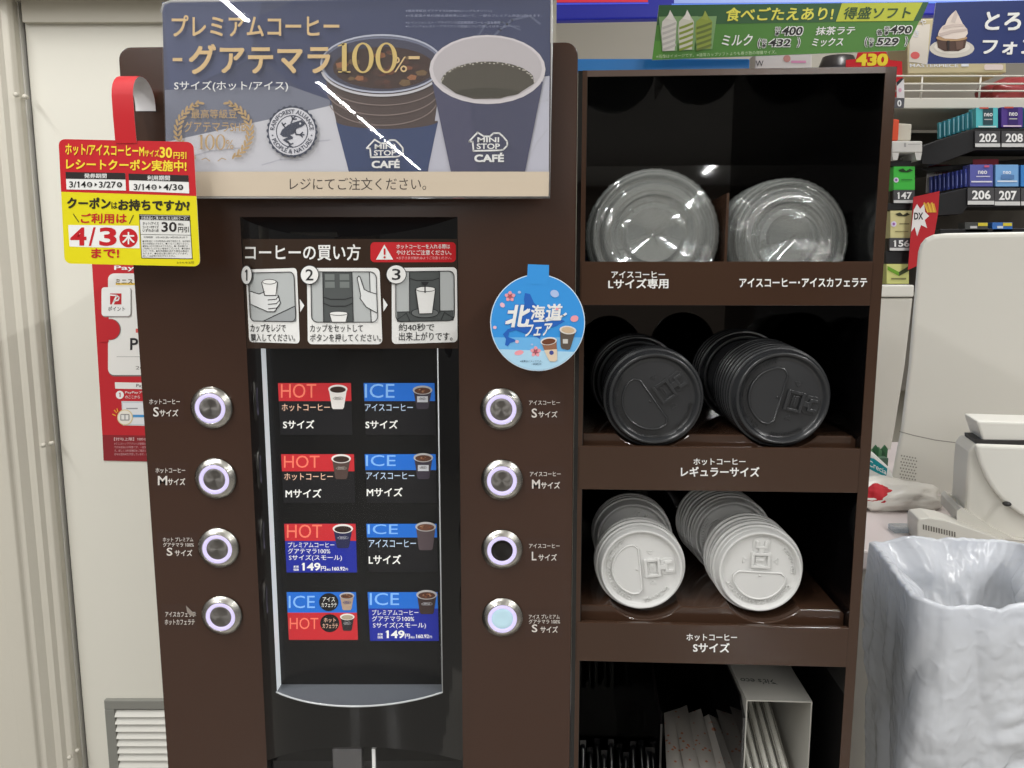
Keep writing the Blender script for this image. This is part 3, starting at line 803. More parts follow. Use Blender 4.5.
P.text('Sサイズ(ホット/アイス)', 175.5, 81.6, 289, 92.4, WHITE, 22, bold=.012)
P.text('最高等級豆', 192.5, 110, 238, 119, GOLDD, 22, .008); P.text('グアテマラSHB', 185.4, 122, 247, 132.6, GOLDD, 22, .008)
serif_digits(P, 199.5, 135.4, 149.8, GOLDD, 22, 10.6); P.text('%', 227, 140.4, 234.6, 149.6, GOLDD, 22, .0)
for sgn in (-1, 1):
    for k in range(13):
        a = math.radians(62 + k * 13.2 if k < 12 else 222) 
        a = math.radians(52 - k * 9.8)
        cx, cy = 215 + sgn * 36 * math.cos(a), 132 + 31 * math.sin(a)
        tx, ty = -sgn * math.sin(a) * 36, math.cos(a) * 31
        ang = math.atan2(-ty, -tx)
        P.ell(cx + sgn * 2.2, cy, 3.6, 1.25, GOLDD, 22, rot=ang + sgn * .55, n=10); P.ell(cx - sgn * 2.2, cy, 3.6, 1.25, GOLDD, 22, rot=ang - sgn * .55, n=10)
    P.line([(215 + sgn * 12, 160), (215 + sgn * 8, 158.5), (215 + sgn * 4, 161.5)], .8, GOLDD, 22)
# round certification seal with a frog
SD, SL = ink(52, 58, 78), ink(218, 218, 224)
pts = []
for k in range(104):
    a = 2 * PI * k / 104; rad = 25.6 if k % 4 < 2 else 24.4
    pts.append((293 + rad * math.cos(a), 132 + rad * 1.02 * math.sin(a)))
P.poly(pts, SD, 22)
P.ell(293, 132, 23.2, 23.6, SL, 23, n=48); P.ring(293, 132, 16, 16.2, .9, SD, 24, 40)
P.arc_text('RAINFOREST ALLIANCE', 293, 132, 17.6, 4.4, math.radians(184), math.radians(356), SD, 25, .03)
P.arc_text('PEOPLE & NATURE', 293, 132, 22.0, 4.4, math.radians(158), math.radians(22), SD, 25, .03, inward=True)
P.ell(273.6, 136, .8, .8, SD, 25, n=8); P.ell(312.4, 136, .8, .8, SD, 25, n=8)
P.poly([(281, 135), (283, 130.5), (289, 125.5), (296, 122.6), (300, 121.4), (302.6, 120.6), (306.6, 124.4), (303, 127.4), (297.6, 129.4), (295.4, 134), (291, 135.6), (294, 137.6), (293.4, 139.6), (288, 141), (292.4, 144.6), (288, 143.6), (283.4, 140.4), (289, 137.8), (284, 137.4)], SD, 25)
P.ell(301.2, 124.2, 1.1, 1.1, SL, 26, n=10)
for l in ([(292, 124), (293.6, 120), (292.6, 116.4)], [(293.6, 120), (296.6, 116.6)], [(293.6, 120), (297.4, 119.6)], [(296, 131), (297, 135), (301, 135.4), (303.6, 133)], [(301, 135.4), (303.4, 137.6)], [(301, 135.4), (305, 135.4)],
          [(289, 142), (290.6, 146), (288.6, 148.6)], [(290.6, 146), (293.8, 148)], [(291.4, 145), (294, 144)], [(286, 128), (284, 125), (283, 123.6)], [(284, 126), (286.6, 124)]):
    P.line(l, 1.3, SD, 25)
for t, x1, y0, h in (('※最高等級豆:グアテマラSHB100%(シングルオリジン)', 492, 10.6, 2.8), ('※1生産国の格付(輸出規格等)において、一部のプレミアム商品は除きます。', 542, 15.4, 2.8), ('※レインフォレスト・アライアンス認証農園産コーヒー豆を使用', 500, 22.2, 2.6), ('※レインフォレスト・アライアンス認証について詳しくはホームページへ', 520, 26.0, 2.6)):
    P.text(t, 406, y0, x1, y0 + h, ink(150, 156, 180), 22, 0)
obj('poster_print', P, ps)
q = MB(); q.prism([PS.off(-0.0008).hit(*p) for p in (TL, TR, BR, BL)], (0, 0.0012, 0), mat('holder_back', (214, 208, 196), rough=0.5))
obj('backing', q, ps)
SF = yplane(-0.0245)
q = MB()
edge = [(160.6, 12), (163, 3.5), (170, 1), (546, -5), (552, -3), (552, 40), (549.8, 197.6), (166.8, 197.6)]
q.add([SF.hit(*p) for p in edge[::-1]], [tuple(range(len(edge)))], clear('holder_clear', (254, 254, 255), gloss_rough=0.015, haze=0.045))
obj('clear_front', q, ps)
q = MB()
em = clear('holder_edge', (236, 238, 238), gloss_rough=0.05, haze=0.45)
q.tube([SF.hit(*p) + Vector((0, 0.001, 0)) for p in edge[:4]], 0.0009, em, n=8)
q.tube([SF.hit(*p) + Vector((0, 0.001, 0)) for p in edge[4:]], 0.0009, em, n=8)
obj('clear_rim', q, ps)
q = MB(); q.box(tuple(at(300, 196, -0.0192) + Vector((-0.02, 0, 0.004))), tuple(at(330, 150, -0.0002)), mat('holder_back', (0, 0, 0)))
obj('mounting_pad', q, ps)

# ------------------------------------------------------------------ coupon tag on a springy strip
ct = thing('coupon_tag', 'red and yellow coupon tag hanging on a curled red strip at the machine\'s top left', 'shelf tag', tuple(at(130, 265, -0.04)))
TP = yplane(-0.0400)
RD, YL = ink(196, 26, 36), ink(228, 216, 16)
P = Print(TP)
CQ = [(58.5, 139), (193.5, 142), (200.3, 266.5), (64.8, 263.5)]
base = [qmap(CQ, x / 100, y / 100) for x, y in rr_pts(0, 0, 100, 100, 5)]
P.poly(base, RD, 1)
low = [p for p in base if p[1] > 200]
P.poly([(61.3, 191.8), (196.6, 196.2)] + [qmap(CQ, x / 100, y / 100) for x, y in rr_pts(0, 0, 100, 100, 5)[6:18]], YL, 2)
n0 = len(P.V)
P.prism([yplane(-0.0399).hit(*p) for p in base], (0, 0.0005, 0), ink(235, 232, 228))
YT = ink(250, 222, 60)
P.text('ホット/アイスコーヒーM', 65.6, 143.7, 144.5, 155, YT, 4, .03, dy=2.2); P.text('サイズ', 145, 149.6, 159.4, 156.6, YT, 4, .03, dy=.3)
P.text('30', 159.9, 147, 172.4, 157.8, YT, 4, .05, dy=.4); P.text('円引', 173.8, 151.8, 186.6, 158.8, YT, 4, .03, dy=.3)
P.text('レシートクーポン実施中!', 66.4, 158.4, 186.8, 169.6, YT, 4, .035, dy=2.2)
BX = ink(40, 34, 34)
P.poly([(65.8, 172), (125.4, 173), (126.2, 190.6), (66.8, 189.4)], WHITE, 3); P.poly([(65.8, 172), (125.4, 173), (125.7, 179.6), (66.2, 178.8)], BX, 4)
P.poly([(128.8, 173.6), (188.6, 175.4), (189.4, 193.4), (129.6, 191)], WHITE, 3); P.poly([(128.8, 173.6), (188.6, 175.4), (188.9, 182), (129.1, 180.2)], BX, 4)
P.text('発券期間', 84.6, 173.6, 107, 178.4, WHITE, 5, .02); P.text('利用期間', 147.6, 175.6, 170.2, 180.6, WHITE, 5, .02)
for x, a, b, c1, c2, y in ((69.6, '3/14', '3/27', '金', '木', 181.4), (134, '3/14', '4/3', '金', '木', 184)):
    P.text(a, x, y, x + 16.6, y + 6.2, BLACK, 5, .03); P.ell(x + 20.4, y + 3.2, 2.7, 2.7, BLACK, 5, n=14); P.text(c1, x + 18.8, y + 1.4, x + 22, y + 5, WHITE, 6, .02)
    P.poly([(x + 25.4, y + 1.2), (x + 28, y + 3.2), (x + 25.4, y + 5.2)], BLACK, 5)
    w = 17 if b == '3/27' else 13.6
    P.text(b, x + 29.6, y + .2, x + 29.6 + w, y + 6.4, BLACK, 5, .03); P.ell(x + 33.2 + w, y + 3.4, 2.7, 2.7, BLACK, 5, n=14); P.text(c2, x + 31.6 + w, y + 1.6, x + 34.8 + w, y + 5.2, WHITE, 6, .02)
DKT = ink(44, 40, 24)
P.text('クーポン', 67.4, 197, 111, 208.4, DKT, 4, .05, dy=.8); P.text('は', 111.6, 202, 117.6, 208.8, DKT, 4, .02); P.text('お持ちですか?', 118.4, 199.2, 190, 210.6, DKT, 4, .052, dy=.8)
P.text('ご利用は', 81, 213.4, 127, 223.4, RD, 4, .03); P.line([(73.6, 214), (79, 222)], .8, DKT, 4); P.line([(133.6, 215.4), (129.6, 223.6)], .8, DKT, 4)
P.poly([(68.4, 225), (138.8, 225.8), (139.8, 248.4), (69.8, 246.6)], WHITE, 3)
P.text('4', 70.6, 227.4, 86.8, 245.6, RD, 4, .05); P.text('/', 89, 227.4, 96, 246, RD, 4, .03); P.text('3', 99.6, 227.4, 117, 246, RD, 4, .05)
P.ell(128.8, 238, 9.2, 9.4, RD, 4); P.text('木', 122.6, 232, 135, 244.4, WHITE, 5, .03)
P.text('まで!', 91.6, 248.4, 119.4, 258, RD, 4, .035)
P.poly([(139.2, 214.2), (190.2, 215.4), (192.9, 259.2), (141.6, 258.4)], BX, 3); P.poly([(139.9, 215), (189.6, 216), (192.2, 258.5), (142.3, 257.6)], ink(226, 226, 222), 4)
P.poly([(140, 215.4), (189.6, 216.4), (189.9, 220.8), (140.3, 219.8)], BX, 5); P.text('対象商品のご購入時に使える無料クーポン', 141.6, 216.2, 188.4, 219.8, WHITE, 6, .0, dy=.6)
for k, t in enumerate(('ホット/アイス', 'コーヒーMサイズ', 'いずれか1点')): P.text(t, 143, 222 + k * 3.5, 159, 225 + k * 3.5, BX, 5, .015)
P.text('30', 161.8, 222, 177, 232, BX, 5, .04); P.text('円引', 178.4, 226.8, 189, 232.4, BX, 5, .02); P.text('税込', 178.4, 223, 184, 225.6, BX, 5, .01)
P.line([(141, 234.4), (190.8, 235.2)], .4, BX, 5)
P.text('利用期間', 144, 236.2, 153, 238.2, BX, 5, 0); P.text('3月14日(金)~4月3日(木)まで', 156, 236.4, 188, 238.6, BX, 5, 0)
for k in range(7):
    t = ('●本券1枚につき対象商品1点限り有効です。他の割引', '券との併用はできません。●レジにてご提示ください。', '●現金との引き換えはできません。●一部店舗では', 'ご利用いただけない場合がございます。●本券は', 'コピー不可。●有効期間を過ぎた場合は無効と', 'なります。●商品は数に限りがございます。', '詳しくは店頭でおたずねください。')[k]
    P.text(t, 142.8 + k * .06, 240.2 + k * 2.45, 190.4 - (k % 3) * 1.2 if k < 6 else 176, 242.2 + k * 2.45, BX, 5, 0)
P.text('3/14-4/3用', 177, 261.4, 194, 263.8, ink(120, 112, 20), 4, 0)
obj('card', P, ct)
# the strip: up from the card, over, and down against the machine
xs0, xs1 = at(115, 137, -0.0405).x, at(136.3, 137, -0.0405).x
zc, ztp, zend = at(125, 141, -0.04).z, at(125, 76, -0.025).z, at(147, 111, -0.001).z
prof = [(-0.0404, zc - 0.002), (-0.0412, zc + 0.02)]
rc = 0.0195
zc2 = ztp - rc
for k in range(13):
    a = PI - PI * k / 12
    prof.append((-0.0211 + 0.0200 * math.cos(a), zc2 + rc * math.sin(a)))
zend = min(zend, zc2 - .004); prof += [(-0.0011, (zc2 + zend) / 2), (-0.0011, zend)]
def strip_mb(m, d, cut=0.0):
    q = MB(); v = []; f = []
    n = len(prof)
    for k, (y, z) in enumerate(prof):
        if k == n - 1: z += cut
        a = prof[max(0, k - 1)]; b = prof[min(n - 1, k + 1)]
        t = Vector((0, b[0] - a[0], b[1] - a[1])).normalized(); nn = Vector((0, -t.z, t.y))
        for x in (xs0, xs1):
            v.append(Vector((x, y, z)) + nn * d)
        if k: f.append((2 * k - 2, 2 * k - 1, 2 * k + 1, 2 * k))
    q.add(v, f, m, True); return q
q = strip_mb(RD, 0.00025, .0005); q2 = strip_mb(ink(226, 224, 226), 0.0)
obj('strip', q, ct); obj('strip_lining', q2, ct)['label'] = 'white back of the strip'

# ------------------------------------------------------------------ round blue fair tag
ht = thing('round_tag', 'round blue hanging tag with white lettering and two cups on the machine front', 'shelf tag', tuple(at(537, 371, -0.03)))
HP = yplane(-0.0300)
P = Print(HP)
C1 = (537.6, 322.6); R1, R2 = 47.4, 48.4
circ = [(C1[0] + R1 * math.cos(a), C1[1] + R2 * math.sin(a)) for a in [2 * PI * k / 72 for k in range(72)]]
BL1 = ink(56, 150, 226)
P.prism([yplane(-0.0299).hit(*p) for p in circ], (0, 0.0006, 0), ink(225, 235, 245))
P.ell(C1[0], C1[1], R1, R2, ink(214, 232, 246), 1, n=72); P.ell(C1[0], C1[1], R1 - .9, R2 - .9, BL1, 2, n=72)
P.poly([(C1[0] + 46.5 * math.cos(a), C1[1] + 47.5 * math.sin(a)) for a in [math.radians(18 + k * 6) for k in range(25)]], ink(110, 182, 236), 3)
P.poly([(C1[0] + 46.4 * math.cos(a), C1[1] + 47.4 * math.sin(a)) for a in [math.radians(38 + k * 6) for k in range(19)]], ink(176, 216, 240), 4)
P.poly([(528, 264.2), (549, 265), (548.8, 285), (526.6, 284)], BL1, 3)
P.prism([yplane(-0.0299).hit(*p) for p in ((528, 264.2), (549, 265), (548.8, 285), (526.6, 284))], (0, 0.0006, 0), ink(225, 235, 245))
ISL = ink(38, 100, 190)
P.poly([(525, 293), (530, 294), (534, 303), (545, 312), (557, 318), (565, 321), (556, 326), (545, 329), (541, 334), (540, 339), (533, 335), (524, 333), (516, 330), (509, 332), (508, 337), (514, 339), (516, 341), (510, 343), (508, 346), (505, 345), (506, 339), (503, 334), (508, 329), (516, 327), (522, 318), (525, 308), (524, 299)], ISL, 5)
def stroke(pts, w=3.2): P.line(pts, w + 1.4, ISL, 6); P.line(pts, w, WHITE, 7)
# brushed lettering
P.text('北', 504, 304.4, 528.6, 327.6, ISL, 6, .07, slant=4); P.text('北', 504.4, 304.8, 528, 327.2, WHITE, 7, .045, slant=4)
P.text('海', 530.4, 305, 544.4, 319.6, WHITE, 7, .035, slant=1); P.text('道', 545, 303.6, 561, 320.6, WHITE, 7, .035, slant=2)
P.line([(534, 321), (545, 320.6), (556, 318.6), (563, 315.6), (566, 313.6)], 2.0, WHITE, 7)
P.text('フェア', 524, 324.4, 549.6, 336.8, WHITE, 7, .035, slant=3, dy=-1.5)
def flower(cx, cy, s, c, c2=None):
    for k in range(5):
        a = k * 2 * PI / 5 - .3
        P.ell(cx + s * .55 * math.cos(a), cy + s * .55 * math.sin(a), s * .55, s * .4, c, 5, rot=a, n=10)
    P.ell(cx, cy, s * .22, s * .22, c2 or ink(214, 90, 120), 6, n=8)
PK, PK2, LV = ink(240, 160, 170), ink(236, 190, 205), ink(176, 196, 236)
flower(510, 296.4, 5, PK); flower(535.6, 351.6, 5, PK); P.ell(554.6, 293.6, 4.4, 3.6, LV, 5, rot=.4); P.ell(574.4, 318.6, 4, 3.2, PK, 5, rot=-.3); P.ell(502.4, 305, 2.6, 2.2, PK2, 5, rot=.7)
P.ell(519, 352.6, 4.6, 2.4, PK, 5, rot=-.2); P.ell(494.8, 327.4, 1.8, 1.6, PK2, 5); P.ell(519.4, 292.2, 1.6, 1.4, LV, 5); P.ell(517, 341.6, 1.8, 1.6, PK2, 5); P.ell(532, 344.4, 1.2, 1, LV, 5); P.ell(557, 309, 1.6, 1.3, PK, 8)
P.poly([(560, 331), (575.6, 331), (570, 349), (567.6, 349.8), (561.6, 348.4), (560.6, 346)], ink(92, 82, 74), 7); P.ell(567.8, 330, 8.4, 4.2, ink(226, 220, 212), 8, rot=.1); P.ell(567.8, 330, 6.6, 3, ink(206, 180, 150), 9, rot=.1); P.rect(562.8, 339, 567.8, 343.4, ink(206, 204, 200), 8)
P.poly([(541.2, 342.4), (556.4, 340), (557.2, 360), (554.6, 361.6), (549.4, 361), (547.2, 357)], ink(150, 104, 80), 7); P.poly([(544, 350), (557, 349), (557.2, 360), (554.6, 361.6), (549.4, 361), (547.2, 357)], ink(224, 204, 180), 8)
P.ell(548.6, 341, 8.2, 3.9, ink(228, 224, 220), 8, rot=-.12); P.ell(548.6, 341.4, 6.8, 2.9, ink(110, 64, 44), 9, rot=-.12); P.ell(551.4, 352.6, 2.2, 2.2, ink(70, 80, 150), 9)
P.text('※画像はイメージです。', 520, 360, 542, 362.2, ink(60, 84, 110), 7, 0); P.text('一部店舗を除く', 531, 362.8, 542, 364.8, ink(60, 84, 110), 7, 0)
obj('card', P, ht)
q = MB()
pa = at(523, 278, -0.0005); pb = at(551.4, 285, -0.0005)
q.prism([Vector((x, 0, z)) + Vector((0, -0.0006, 0)) for x, z in rr_pts(pa.x, pb.z - 0.004, pb.x, pa.z, 0.003)], (0, 0.0004, 0), ink(226, 220, 206))
q.box((at(532, 275, -0.03).x, -0.0292, at(532, 279, -0.03).z), (at(545, 275, -0.03).x, -0.0008, at(532, 278, -0.03).z), clear('tag_strip', haze=0.2))
obj('adhesive_strip', q, ht)

# ------------------------------------------------------------------ red payment poster taped to the door
PP = yplane(DY - 0.0012)
P = Print(PP, 0.0002)
PR, PRD = ink(192, 42, 50), ink(140, 42, 48)
xr = 172
P.prism([yplane(DY - 0.0010).hit(*p) for p in ((91.5, 255), (xr, 255), (xr + 6, 462), (103.6, 460.6))], (0, 0.0008, 0), ink(230, 226, 220))
P.poly([(91.5, 255), (xr, 255), (xr + 5, 436), (102.4, 434.8)], PR, 1); P.poly([(102.4, 434.8), (xr + 5, 436), (xr + 6, 462), (103.6, 460.6)], PRD, 1)
P.text('PayPay', 114.4, 265.6, 156, 271.2, WHITE, 3, .03)
PW, PG = ink(232, 230, 226), ink(120, 112, 110)
P.rrect(108.6, 274, 168, 376.4, 6, PG, 2); P.rrect(108.2, 273.4, 168, 375, 6, PW, 3)
P.poly([(112.4, 355), (114, 348), (168, 348), (168, 374), (120, 374), (114, 370)], PW, 4)
P.ell(110.8, 329.4, 10.4, 10.6, PG, 5); P.ell(110.2, 329.4, 10, 10.4, PR, 6); P.rect(99.6, 317, 109, 342, PR, 7)
P.text('ミニストップ', 116, 278.6, 152, 284.2, ink(110, 96, 60), 5, .02); P.rect(116, 282.8, 152, 285, ink(226, 190, 90), 4)
P.rrect(102.6, 287.8, 132, 317, 3, ink(150, 144, 140), 7); P.rrect(102, 287.2, 131, 316, 3, WHITE, 8)
P.rect(110.6, 293.4, 122, 304.4, PR, 9)
P.line([(113.4, 304.4), (116.6, 297)], 1.8, WHITE, 10); P.line([(110.8, 295), (117, 295.4), (119.8, 297.4), (118.8, 300), (114.4, 301)], 1.4, WHITE, 10)
P.text('ポイント', 108.6, 306.4, 125.6, 311, ink(80, 78, 78), 9, .01)
P.text('P', 130.4, 338, 138.4, 350, ink(40, 40, 42), 5, .03); P.text('ayPay', 139.4, 340, 166, 353, ink(40, 40, 42), 5, .02); P.rect(117, 356.4, 160, 356.9, ink(170, 168, 166), 5); P.rect(136, 328.6, 142, 332.6, ink(214, 96, 90), 5)
P.text('20', 136, 366, 144, 369.4, ink(120, 118, 116), 5, 0)
P.poly([(115, 382.2), (160, 383), (160, 389.4), (115.4, 388.6)], PW, 3); P.text('PayPay', 136.4, 384, 152, 388, ink(90, 80, 80), 4, .01)
P.ell(120, 394.8, 4, 4.1, WHITE, 3); P.text('1', 119.2, 392.6, 120.8, 397, PR, 4, .03); P.text('PayPayアプリ', 125.4, 390.8, 152, 394, WHITE, 3, .01); P.text('のここから', 125.4, 395.4, 140, 398.4, WHITE, 3, .01)
P.poly([(121.6, 401), (160, 401.4), (160.6, 426), (123, 425.4)], ink(206, 208, 212), 3); P.poly([(123, 403), (160, 403), (160, 424), (124.4, 424)], ink(228, 228, 230), 4); P.rect(126.6, 407.8, 138, 409, ink(150, 150, 152), 5); P.rect(132.6, 414.6, 146, 417.2, ink(80, 150, 206), 5)
P.ell(125.4, 417.2, 7.9, 7.9, ink(220, 200, 150), 6); P.ell(125.4, 417.2, 7, 7, ink(238, 232, 220), 7); P.rrect(120.8, 413.8, 130, 420.4, 1, ink(150, 148, 146), 8); P.rect(121.8, 414.8, 125, 419.4, PW, 9); P.rect(126, 414.8, 129, 419.4, PW, 9)
for a, b in (((113, 414), (116, 415.6)), ((114.6, 410), (117, 412.6)), ((117.4, 408.6), (118.2, 411.4))): P.line([a, b], 1, ink(236, 170, 60), 6)
P.text('【付与上限】100ポイント', 114.2, 437.4, 160, 440.6, ink(232, 200, 200), 3, .01)
for k, t in enumerate(('※ミニストップアプリへの登録が必要です。対象店舗', 'でのお支払いが対象です。一部対象外の商品がありま', 'す。詳しくは利用規約をご確認ください。ポイントの', '付与は翌月末を予定しています。画面はイメージです。')):
    P.text(t, 114.4, 442.4 + k * 3.5, 166, 444.8 + k * 3.5, ink(216, 170, 172), 3, 0)
single('payment_poster', P, 'red payment poster taped to the beige door, half behind the coffee machine', 'poster')
# ------------------------------------------------------------------ lid rack
YAW = math.radians(2.8)
U = Vector((math.cos(YAW), -math.sin(YAW), 0)); VD = Vector((math.sin(YAW), math.cos(YAW), 0))
O = at(577.5, 447, 0.004); O.z = 0
def rpl(v): return Plane(O + VD * v, -VD)
def ruv(px, py, v=0.0):
    q = rpl(v).hit(px, py); return (q - O).dot(U), q.z
def RW(u, v, w): return O + U * u + VD * v + Vector((0, 0, w))
def rbox(q, u0, u1, v0, v1, w0, w1, m):
    c = [RW(u, v, w) for w in (w0, w1) for u, v in ((u0, v0), (u1, v0), (u1, v1), (u0, v1))]
    q.add(c, [(0, 3, 2, 1), (4, 5, 6, 7), (0, 1, 5, 4), (1, 2, 6, 5), (2, 3, 7, 6), (3, 0, 4, 7)], m)
UR = (ruv(897, 66)[0] + ruv(849.5, 768)[0]) / 2
WT = (ruv(582, 71)[1] + ruv(896, 66)[1]) / 2
TH = 0.0095; RD_ = 0.29
rk = thing('lid_rack', 'dark brown open rack of cup lids standing right of the coffee machine', 'rack', tuple(RW(0, 0, CZ)))
q = MB(); rbox(q, -0.0034, 0.005, 0.001, RD_, CZ, WT, M_BLACKACR); obj('side_panel', q, rk)
q = MB(); rbox(q, UR - TH, UR, 0.001, RD_, CZ, WT, M_BLACKACR); obj('side_panel', q, rk)
q = MB(); rbox(q, 0.005, UR - TH, 0.001, RD_, WT - 0.005, WT, M_BLACKACR); obj('top_panel', q, rk)
q = MB(); rbox(q, 0.005, UR - TH, RD_ - 0.004, RD_, CZ, WT - 0.005, M_BLACKACR); obj('back_panel', q, rk)
M_EDGEBR = mat('brown_edge', (84, 68, 60), rough=0.25)
q = MB(); rbox(q, 0.0004, 0.0045, 0, 0.001, CZ, WT, M_BROWN_RACK); rbox(q, UR - TH, UR, 0, 0.001, CZ, WT, M_BROWN_RACK); rbox(q, 0.0045, UR - TH, 0, 0.001, WT - 0.0052, WT, M_EDGEBR)
obj('front_edging', q, rk)
u0, u1 = 0.0052, UR - TH - 0.0002
LIPS = []
def lip(y0, y1, b):
    w1 = (ruv(600, y0[0])[1] + ruv(860, y0[1])[1]) / 2; w0 = (ruv(600, y1[0])[1] + ruv(855, y1[1])[1]) / 2
    q = MB(); rbox(q, 0.0012, u1, -0.001, 0.004, w0, w1, M_BROWN_RACK)
    o = obj('label_panel', q, rk, bevel=0.0006); LIPS.append(o); return w0, w1
L1 = lip((262, 261), (305.5, 305.5), 0); L2 = lip((447, 447.6), (488.5, 493.5), 0); L3 = lip((621.5, 628.5), (660.5, 667.5), 0)
def lettering(o, *ts):
    for t, x0, y0, x1, y1, bd, dy in ts:
        P = Print(rpl(-0.0012)); P.text(t, x0, y0, x1, y1, WHITE, 2, bd, dy=dy); obj('lettering', P, o)
lettering(LIPS[0], ('アイスコーヒー', 611.4, 271.2, 665, 278, .02, 0), ('Lサイズ専用', 608.2, 279, 668.4, 289, .03, -.6), ('アイスコーヒー･アイスカフェラテ', 739.4, 278.2, 867, 287.4, .03, -.4))
lettering(LIPS[1], ('ホットコーヒー', 693.4, 458.4, 745.4, 465, .02, 0), ('レギュラーサイズ', 680.8, 466.6, 759.4, 476.6, .03, .3))
lettering(LIPS[2], ('ホットコーヒー', 686.4, 633.6, 737, 640.6, .02, .4), ('Sサイズ', 693, 642.4, 729.6, 652, .03, .5))
# shelves: top one flat, the two below with troughs
q = MB(); rbox(q, u0, u1, 0.0042, RD_ - 0.004, L1[0], L1[0] + 0.002, M_BLACKACR); obj('shelf', q, rk)
TROUGH = {}
def trough_shelf(py, v, centres, half, rad, uend_px):
    w = ruv(600, py, v)[1]
    ue = ruv(uend_px, py, v)[0]
    sag = rad - math.sqrt(rad * rad - half * half)
    pts = [(u0, w)]
    for c in centres:
        uc = ruv(c, py, v)[0]
        a = math.asin(half / rad)
        for i in range(15):
            t = -a + 2 * a * i / 14
            pts.append((uc + rad * math.sin(t), w + math.sqrt(rad * rad - half * half) - rad * math.cos(t)))
    pts += [(ue - 0.004, w), (ue, w - 0.004), (ue, w - 0.026), (u0, w - 0.026)]
    q = MB(); q.prism([RW(u, v, z) for u, z in pts], VD * (RD_ - 0.004 - v), M_BROWN_RACK)
    obj('shelf', q, rk, bevel=0.0012)
    TROUGH[w] = ([ruv(c, py, v)[0] for c in centres], half, rad)
    return w, sag
WB, SB = trough_shelf(433.5, 0.012, (652.5, 781), 0.0342, 0.0487, 857)
WW, SW = trough_shelf(605, 0.012, (645.5, 765), 0.0338, 0.0470, 845)
# little divider in the top tray
q = MB(); ud = ruv(725.5, 230, 0.02)[0]
wd = ruv(725, 193, 0.02)[1]
q.prism([RW(ud, 0.02, L1[0] + 0.002), RW(ud, 0.02, wd), RW(ud, 0.24, wd - 0.004), RW(ud, 0.24, L1[0] + 0.002)], U * 0.0022, M_BROWN_RACK); obj('divider', q, rk)
# dividers of the open tray at the bottom
for px, py, r1 in ((660.5, 724, .055), (743, 718, .0)):
    q = MB(); ud, wd = ruv(px, py, 0.03)
    pl_ = [RW(ud, 0.03, CZ + 0.004), RW(ud, 0.03, wd), RW(ud, 0.20, wd + 0.055), RW(ud, 0.284, wd + 0.06), RW(ud, 0.284, CZ + 0.004)] if r1 else [RW(ud, 0.03, CZ + 0.004), RW(ud, 0.03, wd), RW(ud, 0.05, wd + .0145), RW(ud, 0.284, wd + .0145), RW(ud, 0.284, CZ + 0.004)]
    q.prism(pl_, U * 0.002, M_BLACKACR); obj('divider', q, rk)
q = MB(); rbox(q, u0, u1, 0.004, RD_ - 0.004, CZ, CZ + 0.004, M_BLACKACR); obj('tray_floor', q, rk)

# ------------------------------------------------------------------ lids
def emboss(q, t, r, h, a0, a1, z, dz, m):
    v, f = glyphs(t, .0)
    pts = []
    for a, b, _k in v:
        an = a0 + (a1 - a0) * a; rr = r + h * (1 - b); pts.append((rr * math.cos(an), rr * math.sin(an)))
    n = len(pts)
    V = [(x, y, z + dz) for x, y in pts] + [(x, y, z) for x, y in pts]
    cnt = {}
    for fc in f:
        for i in range(len(fc)):
            a, b = fc[i], fc[(i + 1) % len(fc)]; k = (min(a, b), max(a, b)); cnt[k] = cnt.get(k, 0) + 1
    q.add(V, list(f) + [(a, b, n + b, n + a) for (a, b), c in cnt.items() if c == 1], m)

def hot_shell(R, m, detail):
    q = MB(); s = R
    prof = [(s * .955, -.0105), (s * .985, -.0092), (s, -.0080), (s, -.0058), (s * .992, -.0048), (s * .972, -.0042), (s * .958, -.0046), (s * .950, -.0040), (s * .905, .0052), (s * .893, .0064), (s * .872, .0068), (s * .848, .0062),
            (s * .826, .0048), (s * .800, .0022), (s * .785, .0016), (s * .72, .0018), (s * .3, .0024), (.0002, .0025)]
    q.lathe(prof, 72, m, cap0=False, cap1=True)
    if detail:
        zd = .0019
        D = []
        for i in range(25):
            a = math.radians(112 + 136 * i / 24); D.append((R * .64 * math.cos(a), R * .60 * math.sin(a)))
        x_in = -.06 * R
        D2 = [(x_in, -.50 * R), (x_in + .035 * R, -.46 * R), (x_in + .035 * R, .46 * R), (x_in, .50 * R)]
        loop = D + [(x_in - .05 * R, -.555 * R)] + D2 + [(x_in - .05 * R, .555 * R)]
        q.prism([(x, y, zd + .0018) for x, y in loop], (0, 0, -.0018), m)
        q.tube([(x, y, zd + .0018) for x, y in loop], R * .024, m, n=6, closed=True)
        q.lathe([(R * .026, zd + .001), (R * .024, zd + .0026), (.0001, zd + .003)], 10, m, Matrix.Translation((-.10 * R, 0, 0)), cap0=False)
        for sg in (-1, 1):
            q.tube([(R * .16, sg * R * .38, zd + .0004), (R * .30, sg * R * .38, zd + .0004), (R * .23, sg * R * .29, zd + .0004)], R * .012, m, n=5, closed=True)
        emboss(q, 'CAUTION CONTENTS HOT', R * .685, R * .075, math.radians(246), math.radians(112), .0017, .0015, m)
        emboss(q, 'CAUTION HOT', R * .685, R * .075, math.radians(318), math.radians(268), .0017, .0015, m)
    return q
